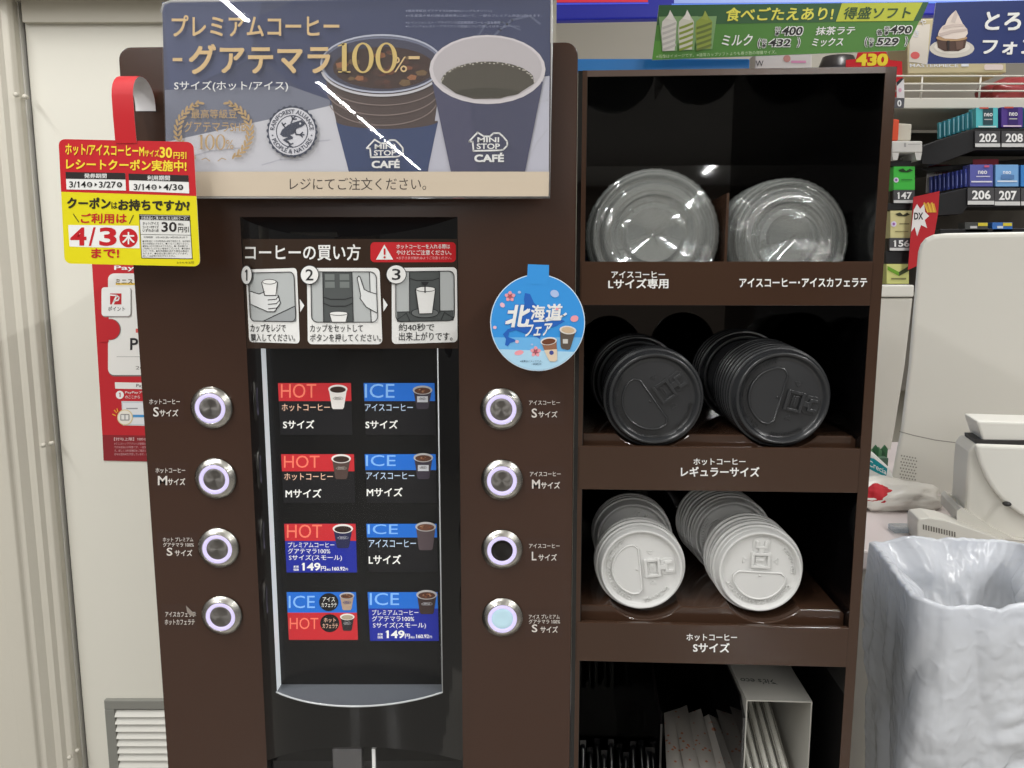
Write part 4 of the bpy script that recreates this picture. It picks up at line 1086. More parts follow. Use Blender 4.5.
def sip_tab(R, m):
    q = MB(); z = .0018; h = .0036
    x0, x1, y = R * .07, R * .42, R * .205
    t = R * .06
    q.box((x0, -y, z), (x0 + t, y, z + h), m); q.box((x1 - t, -y, z), (x1, y, z + h), m); q.box((x0 + t, y - t, z), (x1 - t, y, z + h), m); q.box((x0 + t, -y, z), (x1 - t, -y + t, z + h), m)
    q.box((x0 + t * 2.0, -R * .11, z), (x1 - t * 1.6, R * .11, z + h * .45), m)
    q.box((x0 + t * 2.7, -R * .07, z + h * .4), (x1 - t * 2.6, R * .07, z + h * .8), m)
    return q
def latch(R, m):
    q = MB(); z = .0020; h = .0030
    q.prism([(x, y, z + h * .35) for x, y in rr_pts(R * .43, -R * .19, R * .74, R * .19, R * .09)], (0, 0, -h * .35), m)
    q.box((R * .40, -R * .055, z), (R * .53, R * .055, z + h), m)
    q.box((R * .52, -R * .13, z), (R * .575, R * .13, z + h * 1.1), m)
    q.box((R * .57, R * .065, z), (R * .68, R * .13, z + h * 1.1), m); q.box((R * .57, -R * .13, z), (R * .68, -R * .065, z + h * 1.1), m)
    return q
_lidm = {}
def lid_matrix(roll, tilt=0.0, side=0.0):
    z = (-VD + Vector((0, 0, 1)) * tilt + U * side).normalized()
    x = Vector((0, 0, 1)).cross(z).normalized(); y = z.cross(x)
    c, s = math.cos(roll), math.sin(roll)
    X = x * c + y * s; Y = z.cross(X)
    return Matrix((X, Y, z)).transposed()
ORD = ['front', 'second', 'third', 'fourth', 'fifth', 'sixth', 'seventh', 'eighth', 'ninth', 'tenth', 'eleventh', 'twelfth']
protos = {}
def make_lid(kind, R, m, detail):
    key = (kind, detail)
    if key not in protos:
        root = obj('cup_lid', hot_shell(R, m, detail), local=True)
        kids = []
        if detail:
            kids = [obj('sip_tab', sip_tab(R, m), root, bevel=0.0004, local=True), obj('latch', latch(R, m), root, bevel=0.0004, local=True)]
        protos[key] = (root, kids); return root
    root, kids = protos[key]
    c = root.copy(); COL.objects.link(c)
    for k in list(c.keys()):
        del c[k]
    for kd in kids:
        d = kd.copy(); COL.objects.link(d); d.parent = c
    return c
def rest(R, dx, half, rad):
    """height of a lid's centre above the shelf top when it lies in the trough, dx off its middle"""
    h = 0.0
    for i in range(41):                       # touch the trough wall and its two edges
        t = -math.asin(half / rad) + 2 * math.asin(half / rad) * i / 40
        x = rad * math.sin(t); z = math.sqrt(rad * rad - half * half) - rad * math.cos(t)
        if abs(x - dx) < R: h = max(h, z + math.sqrt(R * R - (x - dx) ** 2))
    return h
def stack(kind, m, R, px, py, v0, n, pitch, roll, where, group, contact=None, tilt=0.03, dv=(0, 0), detail_first=True, jitter=.0006, desc='lid'):
    rr_ = random.Random(int(px * 13 + py))
    u, w = ruv(px, py, v0)
    for k in range(n):
        o = make_lid(kind, R, m, detail_first and k == 0)
        ul = u + dv[0] * k + (rr_.uniform(-1, 1) * jitter if k else 0)
        us, half, rad = TROUGH[contact]
        dx = min(abs(ul - t_) for t_ in us)
        wl = contact + rest(R, dx, half, rad) + .0012 + (rr_.uniform(0, .6) * jitter if k else 0)
        o.location = RW(ul, v0 + pitch * k, wl)
        o.rotation_euler = lid_matrix(roll + (rr_.uniform(-.6, .6) if k else 0), tilt).to_euler()
        nm = ('front lid' if k == 0 else ('rearmost lid' if k == n - 1 else '%s lid' % ORD[k]))
        tag(o, '%s %s, %s of the %s' % (kind, desc, nm, where), 'lid', group)
M_LB = mat('lid_black', (46, 47, 49), rough=0.27, spec=0.55)
M_LW = mat('lid_white', (214, 214, 212), rough=0.4)
RB, RWH = 0.0472, 0.0443
cb, cw = WB - SB, WW - SW
stack('black', M_LB, RB, 654, 397, 0.012, 5, .0062, math.radians(36), 'left stack on the middle shelf', 'black lids on the middle shelf', WB)
stack('black', M_LB, RB, 638, 380, 0.090, 4, .0070, math.radians(60), 'short stack behind the left black lids', 'black lids on the middle shelf', WB, dv=(-.0008, 0))
stack('black', M_LB, RB, 781, 396, 0.010, 8, .0060, math.radians(-14), 'right stack on the middle shelf', 'black lids on the middle shelf', WB, dv=(-.0009, 0))
stack('black', M_LB, RB, 744, 382, 0.092, 4, .0070, math.radians(95), 'short stack behind the right black lids', 'black lids on the middle shelf', WB, dv=(-.0008, 0))
stack('white', M_LW, RWH, 641, 566, 0.026, 3, .0062, math.radians(7), 'left stack on the lower shelf', 'white lids on the lower shelf', WW, dv=(-.0009, 0.0))
stack('white', M_LW, RWH, 633, 528, 0.118, 3, .0060, math.radians(70), 'short stack behind the left white lids', 'white lids on the lower shelf', WW, dv=(-.0006, 0))
stack('white', M_LW, RWH, 759, 566, 0.026, 5, .0062, math.radians(88), 'right stack on the lower shelf', 'white lids on the lower shelf', WW, dv=(-.0010, 0.0))
stack('white', M_LW, RWH, 732, 530, 0.104, 7, .0060, math.radians(30), 'short stack behind the right white lids', 'white lids on the lower shelf', WW, dv=(-.0016, 0))
# clear lids
def clear_shell(R, m, big):
    q = MB(); s = R
    n = 144
    prof = [(s * .97, -.0085), (s, -.0080), (s, -.0045), (s * .975, -.0035), (s * .955, -.0030), (s * .935, .0030), (s * .905, .0045), (s * .885, .0035), (s * .872, -.0012), (s * .80, -.0014), (s * .775, .0030), (s * .755, .0042), (s * .62, .0050), (s * .60, .0040), (s * .57, .0012), (s * .44, .0012), (s * .42, .0022), (s * .40, .0022), (s * .38, .0010), (.0002, .0010)]
    q.lathe(prof, n, m, cap0=False, cap1=True)
    for i in range(n):                                   # fine ticks on the rim
        if i % 3 == 0:
            for k in (1, 2): q.V[k * n + i] *= 1.012
    for a in (0.5, 0.5 + PI / 2):                        # straw cross
        c_, s_ = math.cos(a), math.sin(a)
        q.tube([(-R * .16 * c_, -R * .16 * s_, .0013), (R * .16 * c_, R * .16 * s_, .0013)], .0004, m, n=5)
    for k in range(10):
        a = k * PI / 5 + .2
        q.tube([(R * .46 * math.cos(a), R * .46 * math.sin(a), .0014), (R * .56 * math.cos(a), R * .56 * math.sin(a), .0014)], .0005, m, n=5)
    return q
M_CL = clear('lid_clear', (244, 246, 246), gloss_rough=0.05, haze=0.12, haze_col=(235, 236, 232), ior=2.0)
cl = {}
def clear_stack(R, px, py, v0, n, pitch, where, big, tilts, group):
    u, w = ruv(px, py, v0); w = L1[0] + 0.0034 + R
    for k in range(n):
        if R not in cl:
            o = cl[R] = obj('clear_lid', clear_shell(R, M_CL, big), local=True)
        else:
            o = cl[R].copy(); COL.objects.link(o)
        t, sd, du, dw = tilts[k] if k < len(tilts) else (0.02, 0.0, 0.0, 0.0)
        rr_ = random.Random(k * 5 + int(px))
        o.location = RW(u + du + rr_.uniform(-.0008, .0008), v0 + pitch * k, w + dw); o.rotation_euler = lid_matrix(rr_.uniform(0, 3), t, sd).to_euler()
        nm = ('front lid' if k == 0 else ('rearmost lid' if k == n - 1 else '%s lid' % ORD[k]))
        tag(o, 'clear plastic %s, %s of the %s stack on the top shelf' % ('wide lid' if big else 'iced coffee lid', nm, where), 'lid', group)
RCL = 0.0605
clear_stack(RCL, 653, 245.5, 0.024, 6, .0065, 'left', True, [], 'clear lids on the top shelf')
RCS = 0.0570
clear_stack(RCS, 785, 243, 0.040, 8, .0066, 'right', False, [(0.05, .06, .004, 0)], 'clear lids on the top shelf')
# ------------------------------------------------------------------ bottom tray: black straws, paper packets, a box of straws
M_BSTRAW = mat('black_wrap', (18, 18, 20), rough=0.18, spec=0.6)
tips = [(583, 745), (590, 752), (597, 743), (604, 755), (611, 744), (619, 748), (626, 757), (633, 746), (641, 745), (648, 752), (655, 741)]
for k, (px, py) in enumerate(tips):
    u, w = ruv(px, py, 0.10 + 0.012 * (k % 3))
    v = 0.10 + 0.012 * (k % 3)
    q = MB()
    a = RW(u, v, w); b = RW(u + 0.002 * ((k % 3) - 1), v - 0.045, CZ + 0.0045)
    q.tube([a + (b - a) * t for t in (0, .02, .06, 1)], [.0012, .0026, .0032, .0032], M_BSTRAW, n=10)
    d_ = Vector((0.0009, 0, 0))
    q.box(tuple(a + Vector((-.0034, -.0002, -.004))), tuple(a + Vector((.0034, .0002, .006))), M_BSTRAW)
    single('wrapped_straw', q, 'black wrapped straw, %s from the left in the bottom tray' % (['first'] + ORD[1:])[k], 'straw', 'black straws in the bottom tray')
def packet_mat():
    m = mat('packet_paper', (196, 190, 182), rough=0.6)
    nt = m.node_tree; b = nt.nodes['Principled BSDF']
    tc = nt.nodes.new('ShaderNodeTexCoord'); vr = nt.nodes.new('ShaderNodeTexVoronoi'); vr.inputs['Scale'].default_value = 130
    mp = nt.nodes.new('ShaderNodeMapping'); mp.inputs['Scale'].default_value = (1, 1, .55); mp.inputs['Rotation'].default_value = (0, .5, 0)
    nt.links.new(tc.outputs['Object'], mp.inputs[0]); nt.links.new(mp.outputs[0], vr.inputs['Vector'])
    rp = nt.nodes.new('ShaderNodeValToRGB'); rp.color_ramp.elements[0].position = .16; rp.color_ramp.elements[1].position = .24
    rp.color_ramp.elements[0].color = lin((196, 120, 84)); rp.color_ramp.elements[1].color = lin((196, 190, 182))
    nt.links.new(vr.outputs['Distance'], rp.inputs[0]); nt.links.new(rp.outputs[0], b.inputs['Base Color'])
    return m
M_PK = packet_mat()
pk = [((664, 713), (668, 800), .30), ((673, 711), (690, 800), .42), ((686, 714), (709, 800), .34), ((700, 719), (723, 800), .5), ((711, 710), (738, 800), .36), ((727, 721), (756, 800), .3)]
places = ['leftmost', 'second from the left', 'third from the left', 'fourth from the left', 'fifth from the left', 'rightmost']
for k, (a, b, tw) in enumerate(pk):
    A3 = rpl(0.175).hit(*a); B3 = rpl(0.045).hit(*b)
    d = (B3 - A3).normalized(); B3 = A3 + d * min((B3 - A3).length, 0.16)
    side = (U * math.cos(tw + .22) + VD * math.sin(tw + .22)); nrm_ = d.cross(side).normalized()
    q = MB()
    def sh(i, j, sgn):
        t = j; s_ = (i - .5)
        th = 0.0026 * max(0, 1 - (2 * s_) ** 2) ** .7 * (min(1, max(0, (t - .02) / .08)))
        slope = -0.006 * s_ * (1 if t < .05 else 0)
        return A3 + (B3 - A3) * t + side * (s_ * 0.024 + .012) + nrm_ * (sgn * th) + d * (0.0)
    q.grid(lambda i, j: sh(i, j, 1), 9, 16, M_PK); q.grid(lambda i, j: sh(1 - i, j, -1), 9, 16, M_PK)
    single('paper_packet', q, 'white printed paper packet, %s of those standing in the bottom tray' % places[k], 'packet', 'paper packets in the bottom tray')
# white carton with its front open
M_CARD = mat('carton_white', (170, 168, 161), rough=0.6)
v0, v1 = 0.030, 0.215
ua, wtop = ruv(746.5, 700, v0); ub, _ = ruv(812.5, 700.6, v0)
ct2 = thing('straw_carton', 'white open-fronted carton of clear-wrapped straws in the bottom tray', 'box', tuple(RW((ua + ub) / 2, .1, CZ + 0.004)))
t = 0.0012; wb = CZ + 0.0045
q = MB()
rbox(q, ua, ub, v0, v1, wtop - t, wtop, M_CARD); rbox(q, ua, ua + t, v0, v1, wb, wtop - t, M_CARD); rbox(q, ub - t, ub, v0, v1, wb, wtop - t, M_CARD); rbox(q, ua + t, ub - t, v1 - t, v1, wb, wtop - t, M_CARD); rbox(q, ua + t, ub - t, v0, v1, wb, wb + t, M_CARD)
obj('carton', q, ct2)
TPl = Plane(RW(0, 0, wtop + 0.0002), (0, 0, 1))
P = Print(TPl)
P.text("it's eco", 0, 0, 0, 0, ink(60, 66, 62), 1, .02, quad=[(770, 684.6), (741, 682.6), (740, 678), (768, 679.4)])
P.poly([(771, 683.4), (778, 684.6), (773.6, 682.4)], ink(60, 66, 62), 1); P.poly([(770, 681.6), (773, 679), (772, 682.4)], ink(60, 66, 62), 1)
obj('carton_print', P, ct2)
M_SW = clear('straw_wrap', (246, 246, 244), gloss_rough=0.12, haze=0.30, haze_col=(222, 220, 212))
M_ST = mat('straw_white', (186, 184, 176), rough=0.35)
nu = 6
for k in range(nu):
    f_ = (k + .5) / nu
    ux = ua + t + 0.004 + (ub - ua - 2 * t - .008) * f_
    for lay in range(2):
        if lay and k in (5,): continue
        dz = -0.020 - 0.008 * lay - (0.018 if k == 5 else 0.0) - .003 * (k % 2)
        a = RW(ux, v1 - .006, wtop + dz + 0.000); b = RW(ux + .001, v0 - 0.001 + .003 * (k % 3), wtop + dz - 0.072)
        q = MB(); q.tube([a, b], 0.0024, M_ST, n=8)
        st_ = tag(obj('straw', q), 'clear-wrapped white straw, %s from the left, %s row in the white carton' % ((['first'] + ORD[1:])[k], 'upper' if lay == 0 else 'lower'), 'straw', 'straws in the white carton')
        q = MB(); q.tube([a, b], [0.0034, 0.0034], M_SW, n=10); obj('wrapper', q, st_)
# ------------------------------------------------------------------ waste bin with its bag
ZR = 0.95
bFL, bBL, bBR = zat(921, 607, ZR), zat(869, 540, ZR), zat(1015, 540, ZR)
bFR = bFL + (bBR - bBL) * 1.05
bc = (bFL + bBL + bBR + bFR) / 4
def loop_pt(t, inset=0.0):
    """point on the rounded rim, t in 0..1"""
    return None
def rim_loop(n, r=.16):
    pts = rr_pts(0, 0, 1, 1, r, 8); 
    w = [Vector((p[0], p[1])) for p in pts]; L = [0]
    for i in range(len(w)): 
        d = w[(i + 1) % len(w)] - w[i]; L.append(L[-1] + d.length)
    out = []
    for k in range(n):
        s = L[-1] * k / n; i = max(j for j in range(len(w)) if L[j] <= s)
        f = (s - L[i]) / max(L[i + 1] - L[i], 1e-9); p = w[i].lerp(w[(i + 1) % len(w)], f)
        a, b = p.x, p.y
        out.append((bBL * (1 - a) + bBR * a) * (1 - b) + (bFL * (1 - a) + bFR * a) * b)
    return out
NL = 340
RIM = rim_loop(NL)
def bin_at(p, z, off=0.0, taper=0.13):
    d = Vector((p.x - bc.x, p.y - bc.y, 0)); k = 1 - taper * (ZR - z) / d.length if d.length else 1
    q = Vector((bc.x, bc.y, z)) + d * k + d.normalized() * off
    return q
M_BIN = mat('bin_body', (150, 146, 134), rough=0.5)
q = MB()
rim = rim_loop(64)
ZL_ = 0.62
for (off, za, zb_) in ((0, 0.0, ZR),):
    lo = [bin_at(p, max(z, 0), -.022, .05) for p in rim for z in (0.0,)]
    hi = [bin_at(p, ZR - .035, -.022, .05) for p in rim]
    n = len(rim); ih = [bin_at(p, ZR - .035, -.0245, .05) for p in rim]; il = [bin_at(p, 0.006, -.0245, .05) for p in rim]
    V = lo + hi + ih + il
    f = []
    for i in range(n):
        j = (i + 1) % n
        f += [(j, i, n + i, n + j), (n + j, n + i, 2 * n + i, 2 * n + j), (2 * n + j, 2 * n + i, 3 * n + i, 3 * n + j)]
    f += [tuple(range(n)), tuple(range(4 * n - 1, 3 * n - 1, -1))]
    q.add(V, f, M_BIN, True)
single('waste_bin', q, 'grey waste bin standing right of the lid rack under a white plastic bag', 'bin')
def bag_material():
    m = bpy.data.materials.new('bag_film'); m.use_nodes = True
    nt = m.node_tree; nt.nodes.clear()
    out = nt.nodes.new('ShaderNodeOutputMaterial')
    pb = nt.nodes.new('ShaderNodeBsdfPrincipled'); pb.inputs['Base Color'].default_value = lin((240, 243, 249)); pb.inputs['Roughness'].default_value = .2
    tl = nt.nodes.new('ShaderNodeBsdfTranslucent'); tl.inputs[0].default_value = lin((232, 238, 248))
    tr = nt.nodes.new('ShaderNodeBsdfTransparent')
    tc = nt.nodes.new('ShaderNodeTexCoord'); nz = nt.nodes.new('ShaderNodeTexNoise'); nz.noise_type = 'RIDGED_MULTIFRACTAL'; nz.inputs['Scale'].default_value = 55; nz.inputs['Detail'].default_value = 3; nz.inputs['Distortion'].default_value = .5
    bp = nt.nodes.new('ShaderNodeBump'); bp.inputs['Strength'].default_value = .8; bp.inputs['Distance'].default_value = .003
    nt.links.new(tc.outputs['Object'], nz.inputs['Vector']); nt.links.new(nz.outputs[0], bp.inputs['Height']); nt.links.new(bp.outputs[0], pb.inputs['Normal'])
    m1 = nt.nodes.new('ShaderNodeMixShader'); m1.inputs[0].default_value = .26
    nt.links.new(pb.outputs[0], m1.inputs[1]); nt.links.new(tl.outputs[0], m1.inputs[2])
    m2 = nt.nodes.new('ShaderNodeMixShader'); m2.inputs[0].default_value = .10
    nt.links.new(m1.outputs[0], m2.inputs[1]); nt.links.new(tr.outputs[0], m2.inputs[2])
    nt.links.new(m2.outputs[0], out.inputs[0]); return m
M_BAG = bag_material()
q = MB()
rows = []
ns = lambda x, y, z: noise.noise(Vector((x, y, z)))
def ridged(x, y, z): return 1 - abs(noise.noise(Vector((x, y, z)))) * 2
NV = 150
def bag_row(j):
    out = []
    for i in range(NL):
        p = RIM[i]
        d = Vector((p.x - bc.x, p.y - bc.y, 0)).normalized()
        a = 2 * PI * i / NL; cx, cy = math.cos(a) * 2.2, math.sin(a) * 2.2
        sagr = 0.014 * ns(cx * 1.3, cy * 1.3, 3.1) + 0.003 * ns(cx * 5, cy * 5, 9)
        if j < 34:                                   # inside, from the bottom up
            t = 1 - j / 34.0
            z = ZR - 0.34 * t
            off = -0.004 - 0.026 * min(1, t * 13) - 0.045 * t ** 1.3
            amp = 0.005 + 0.020 * min(1, t * 3)
        elif j < 44:                                 # over the rim
            t = (j - 34) / 10.0
            an = PI * t
            z = ZR + 0.003 * math.sin(an); off = -0.004 + 0.0095 * (1 - math.cos(an)) / 2
            amp = 0.0035
        else:                                        # outer skirt
            t = (j - 44) / (NV - 45.0)
            z = ZR - 0.36 * t ** 1.0
            off = 0.0055 + 0.010 * t
            amp = 0.003 + 0.010 * min(1, t * 2.5)
        q0 = bin_at(p, z, off, .07 if j >= 44 else .06)
        X = q0 * 1.0 + Vector((ns(q0.x * 6, q0.y * 6, q0.z * 6), ns(q0.y * 6 + 9, q0.x * 6, q0.z * 6), ns(q0.z * 6, q0.x * 6 + 5, q0.y * 6))) * .03
        ab = lambda f, s: abs(noise.noise(X * f + Vector((s, s * .7, -s)))) * 2 - .45
        left = max(0.0, -d.x) ** .7
        tall = abs(noise.noise(Vector((X.x * 26, X.y * 26, X.z * 3.2)))) * 2 - .45
        fold = (ab(13, 1.3) * .9 + ab(29, 4.1) * .45 + ab(62, 2.2) * .22 + ab(120, 7.7) * .10) * (.78 - .55 * left) + tall * (.2 + 1.3 * left)
        if j < 34: fold = ab(12, 5.5) * 1.2 + ab(26, 3.1) * .7 + ab(58, 8.2) * .28 + ab(110, 1.2) * .1 + tall * .2
        off += amp * fold
        if j > 42: off = max(off, -.006)
        elif j < 31: off = min(off, -.0285)
        q_ = bin_at(p, z, off, .07 if j >= 44 else .06)
        q_.z += sagr * (1 if 20 < j < 60 else .4) * .6
        out.append(q_)
    return out
V = []
for j in range(NV): V += bag_row(j)
fc = []
for j in range(NV - 1):
    for i in range(NL):
        i2 = (i + 1) % NL
        fc.append((j * NL + i2, j * NL + i, (j + 1) * NL + i, (j + 1) * NL + i2))
bot = bag_row(0); cen = sum(bot, Vector()) / NL; cen.z += .01
V.append(cen); fc += [(i, (i + 1) % NL, len(V) - 1) for i in range(NL)]
q.add(V, fc, M_BAG, True)
single('bin_bag', q, 'wrinkled white plastic bag lining the waste bin and folded over its rim', 'plastic bag')

# ------------------------------------------------------------------ checkout counter and what stands on it
KZ = 0.89
q = MB(); q.box((0.37, 0.40, KZ - 0.03), (2.4, 1.15, KZ), mat('checkout_top', (214, 204, 202), rough=0.35)); q.box((0.38, 0.415, 0), (2.4, 1.13, KZ - 0.03), mat('checkout_body', (180, 176, 168), rough=0.5))
single('checkout_counter', q, 'pale checkout counter behind the waste bin', 'counter', bevel=0.003)
def sit(q):
    for v in q.V: v.z = max(v.z, KZ + .0006)
M_POS = mat('pos_plastic', (214, 211, 202), rough=0.42)
M_POS2 = mat('pos_plastic_light', (226, 224, 216), rough=0.38)
M_DARK = mat('dark_gap', (40, 38, 38), rough=0.5)
# customer monitor seen from behind
a = math.radians(33)
MN = Vector((-math.sin(a), -math.cos(a), 0)); MPt = at(893, 470, 0.74)
MPl = Plane(MPt, MN)
mo = thing('register_monitor', 'large off-white register monitor seen from behind with rounded corners', 'monitor', tuple(Vector((MPt.x + .05, MPt.y, KZ))))
ol = [(917.5, 252), (920, 244), (925, 238), (933, 234.4), (945, 233), (1024, 231.6), (1060, 231), (1060, 520), (1040, 517), (966, 503.5), (896, 488.5), (891.5, 485), (890.8, 479), (900, 431), (908, 366), (914, 292)]
q = MB(); q.prism([MPl.hit(*p) for p in ol], -MN * 0.045, M_POS); obj('back_shell', q, mo, bevel=0.009, seg=4)
P = Print(MPl, 0.0003)
P.line([(899.5, 431.5), (914, 435.5), (935, 440), (966, 444), (1000, 446)], .9, ink(150, 146, 138), 1)
obj('seam', P, mo)
P = Print(MPl, 0.0003)
for r_ in range(9):
    for c_ in range(6):
        x = 901.6 + c_ * 2.75 + (1.35 if r_ % 2 else 0) - r_ * .22; y = 455.6 + r_ * 3.1 + c_ * .5
        P.ell(x, y, .85, .85, ink(146, 142, 134), 1, n=8)
obj('speaker_holes', P, mo)
q = MB(); b_ = MPl.hit(990, 505); q.box((b_.x - .01, b_.y + .02, KZ + .001), (b_.x + .09, b_.y + .07, b_.z + .05), M_POS); q.box((b_.x - .05, b_.y - .01, KZ + .001), (b_.x + .13, b_.y + .10, KZ + .012), M_POS); obj('stand', q, mo, bevel=0.004)
# flat screen edge-on left of it
q = MB(); Y0 = 0.92
TPn = Plane(at(890, 400, Y0), (-.18, -1, 0))
q.prism([TPn.hit(*p) for p in ((886, 298), (913, 298), (905, 366), (895, 428), (891, 450), (860, 449.5), (862, 298))], (0.005, 0.03, 0), M_POS)
q.prism([TPn.off(0.006).hit(*p) for p in ((862, 285), (914.5, 285), (914, 297), (862, 297))], (0.008, 0.05, 0), M_POS2)
b_ = TPn.hit(878, 450); q.box((b_.x - .03, b_.y + .006, KZ + .001), (b_.x + .02, b_.y + .026, b_.z + .03), M_POS)
single('side_screen', q, 'off-white upright screen just right of the lid rack, left of the monitor', 'screen', bevel=0.003)
# receipt printer with a curved scoop
a = math.radians(16)
RN = Vector((-math.sin(a), -math.cos(a), 0)); RPl = Plane(at(985, 520, 0.455), RN)
rp_ = thing('receipt_printer', 'white receipt printer with a curved front at the right edge in front of the monitor', 'printer', tuple(at(1000, 548, 0.5)))
q = MB(); q.prism([RPl.hit(*p) for p in ((974, 444), (1110, 449), (1110, 584), (1040, 556), (1012, 543), (985, 531), (968, 519), (964.5, 512), (967, 470), (968.5, 452))], -RN * 0.08, M_POS); sit(q); obj('body', q, rp_, bevel=0.006, seg=3)
sc = [(975, 444.5), (976.5, 452), (980, 464), (986, 478), (994, 491), (1005, 503.5), (1020, 514.5), (1045, 526), (1110, 545), (1110, 449)]
q = MB(); q.prism([RPl.off(0.012).hit(*p) for p in sc], -RN * 0.0125, M_POS2); obj('scoop', q, rp_, bevel=0.005, seg=3)
q = MB(); q.prism([RPl.off(-0.01).hit(*p) for p in ((976.5, 421), (983, 441.5), (1110, 444), (1110, 425))], -RN * 0.07, M_POS2); obj('lid', q, rp_, bevel=0.003)
q = MB(); q.prism([RPl.off(-0.004).hit(*p) for p in ((975.5, 440), (1110, 442), (1110, 452), (976, 449))], -RN * 0.06, M_DARK); obj('paper_slot', q, rp_)
q = MB(); c_ = RPl.off(0.0125).hit(1006.5, 503.5); q.lathe([(.006, 0), (.0058, .004), (.0035, .006), (.0001, .0065)], 16, M_DARK, Matrix.Translation(c_) @ RN.to_track_quat('Z', 'Y').to_matrix().to_4x4() @ Matrix.Scale(.6, 4, (0, 1, 0))); obj('release_button', q, rp_)
q = MB(); q.prism([RPl.off(0.010).hit(*p) for p in ((957, 511), (961, 508), (970, 512.5), (990, 526), (1015, 539), (1050, 553), (1110, 578), (1110, 596), (1040, 566), (1005, 552), (975, 536), (957, 522))], -RN * 0.10, M_POS); sit(q); obj('base', q, rp_, bevel=0.003)
for px, py, s in ((983, 517, 1.2), (975, 484, .9), (990, 521, 1.6)):
    pass
# vented cash-drawer corner in front
GP = Plane(at(935, 530, 0.430), (-.12, -1, 0))
q = MB(); q.prism([GP.hit(*p) for p in ((917, 523), (918.5, 519), (930, 517.6), (945, 520), (962, 525.6), (985, 533), (1010, 543), (1010, 548), (917, 547))], (0.01, .05, 0), M_POS); sit(q)
vg = single('card_reader', q, 'off-white low unit with a slotted grille on the checkout counter edge behind the bin', 'card reader', bevel=0.002)
q = MB()
for k in range(13):
    x = 923 + k * 2.6; y = 524.4 + k * .62
    q.prism([GP.off(.0005).hit(*p) for p in ((x, y), (x + 1.3, y + .3), (x + 1.3, y + 5.3), (x, y + 5))], (0, .0006, 0), ink(112, 108, 100))
obj('grille_slots', q, vg)
q = MB()
a_ = zat(888, 528.5, KZ); 
for dx in (0, .036):
    q.box((a_.x - .002 + dx, 0.476, KZ + .0005), (a_.x + .03 + dx, 0.50, KZ + .010), clear('tray_clear', (226, 232, 236), haze=0.15, gloss_rough=.05))
single('coin_tray', q, 'small clear tray on the counter edge behind the bin\'s left corner', 'tray', bevel=0.002)
# things lying on the counter between rack and monitor
def blob(name, c, rx, ry, rz, m, label, cat, seed, amp=.25, fr=9):
    q = MB()
    def fn(u, v):
        a, b = 2 * PI * u, PI * v - PI / 2
        d = Vector((math.cos(a) * math.cos(b), math.sin(a) * math.cos(b), math.sin(b)))
        k = 1 + amp * noise.noise(d * 1.6 + Vector((seed, 0, 0))) + amp * .5 * (1 - 2 * abs(noise.noise(d * 3.3 + Vector((0, seed, 0)))))
        return Vector((c.x + d.x * rx * k, c.y + d.y * ry * k, max(KZ + .0005, c.z + d.z * rz * k)))
    q.grid(fn, 48, 25, m, wrap_u=True)
    return single(name, q, label, cat)
M_WBAG = mat('white_film', (226, 222, 214), rough=0.3)
c_ = zat(898, 513, KZ); c_.y += 0.05; c_.z = KZ + .016
blob('carrier_bag', c_, .085, .05, .026, M_WBAG, 'crumpled white plastic bag lying on the checkout counter under the monitor', 'plastic bag', 4.2, .3)
c_ = zat(880, 511, KZ); c_.y += 0.012; c_.z = KZ + .022; c_.x += .002
blob('red_cloth', c_, .028, .02, .020, mat('red_cloth', (190, 32, 44), rough=0.7), 'folded red cloth on the counter, half hidden by the lid rack', 'cloth', 1.3, .2)
WP = Plane(at(880, 470, 0.73), (-.1, -1, 0))
tp = thing('wipes_pack', 'white and teal pack leaning on the counter, half hidden by the lid rack', 'pack', tuple(at(880, 500, .73)))
q = MB(); q.prism([WP.hit(*p) for p in ((862, 448), (874, 453), (890, 468), (900, 490), (903, 503), (858, 503))], (0.004, .05, 0), mat('pack_white', (226, 226, 222), rough=.35)); obj('pack', q, tp, bevel=0.006)
P = Print(WP); P.poly([(864, 456), (874, 458.6), (887.4, 468.6), (886, 477), (876, 472.4), (864, 466)], ink(20, 140, 150), 2)
P.text('Crecia', 0, 0, 0, 0, WHITE, 4, .01, quad=[(868.6, 459.4), (886.4, 469.6), (886, 474.8), (868.6, 465.6)])
obj('pack_print', P, tp)
c_ = at(876, 449, .80)
q = MB()
for k in range(7):
    x, y = 866 + k * 3, 450 + (k % 3) * 2
    q.prism([yplane(.80 + .004 * k).hit(*p) for p in ((x, y + 8), (x - 3, y), (x + 1, y - 5), (x + 4, y - 1), (x + 3, y + 8))], (0, .003, 0), ink(*((70, 120, 84), (110, 160, 120), (60, 100, 72))[k % 3]))
q.box((at(864, 456, .81).x, .80, KZ), (at(886, 456, .81).x, .85, at(866, 457, .81).z), mat('pot_green', (90, 120, 100), rough=.5))
single('green_packet', q, 'green leafy packet behind the white and teal pack on the counter', 'packet')

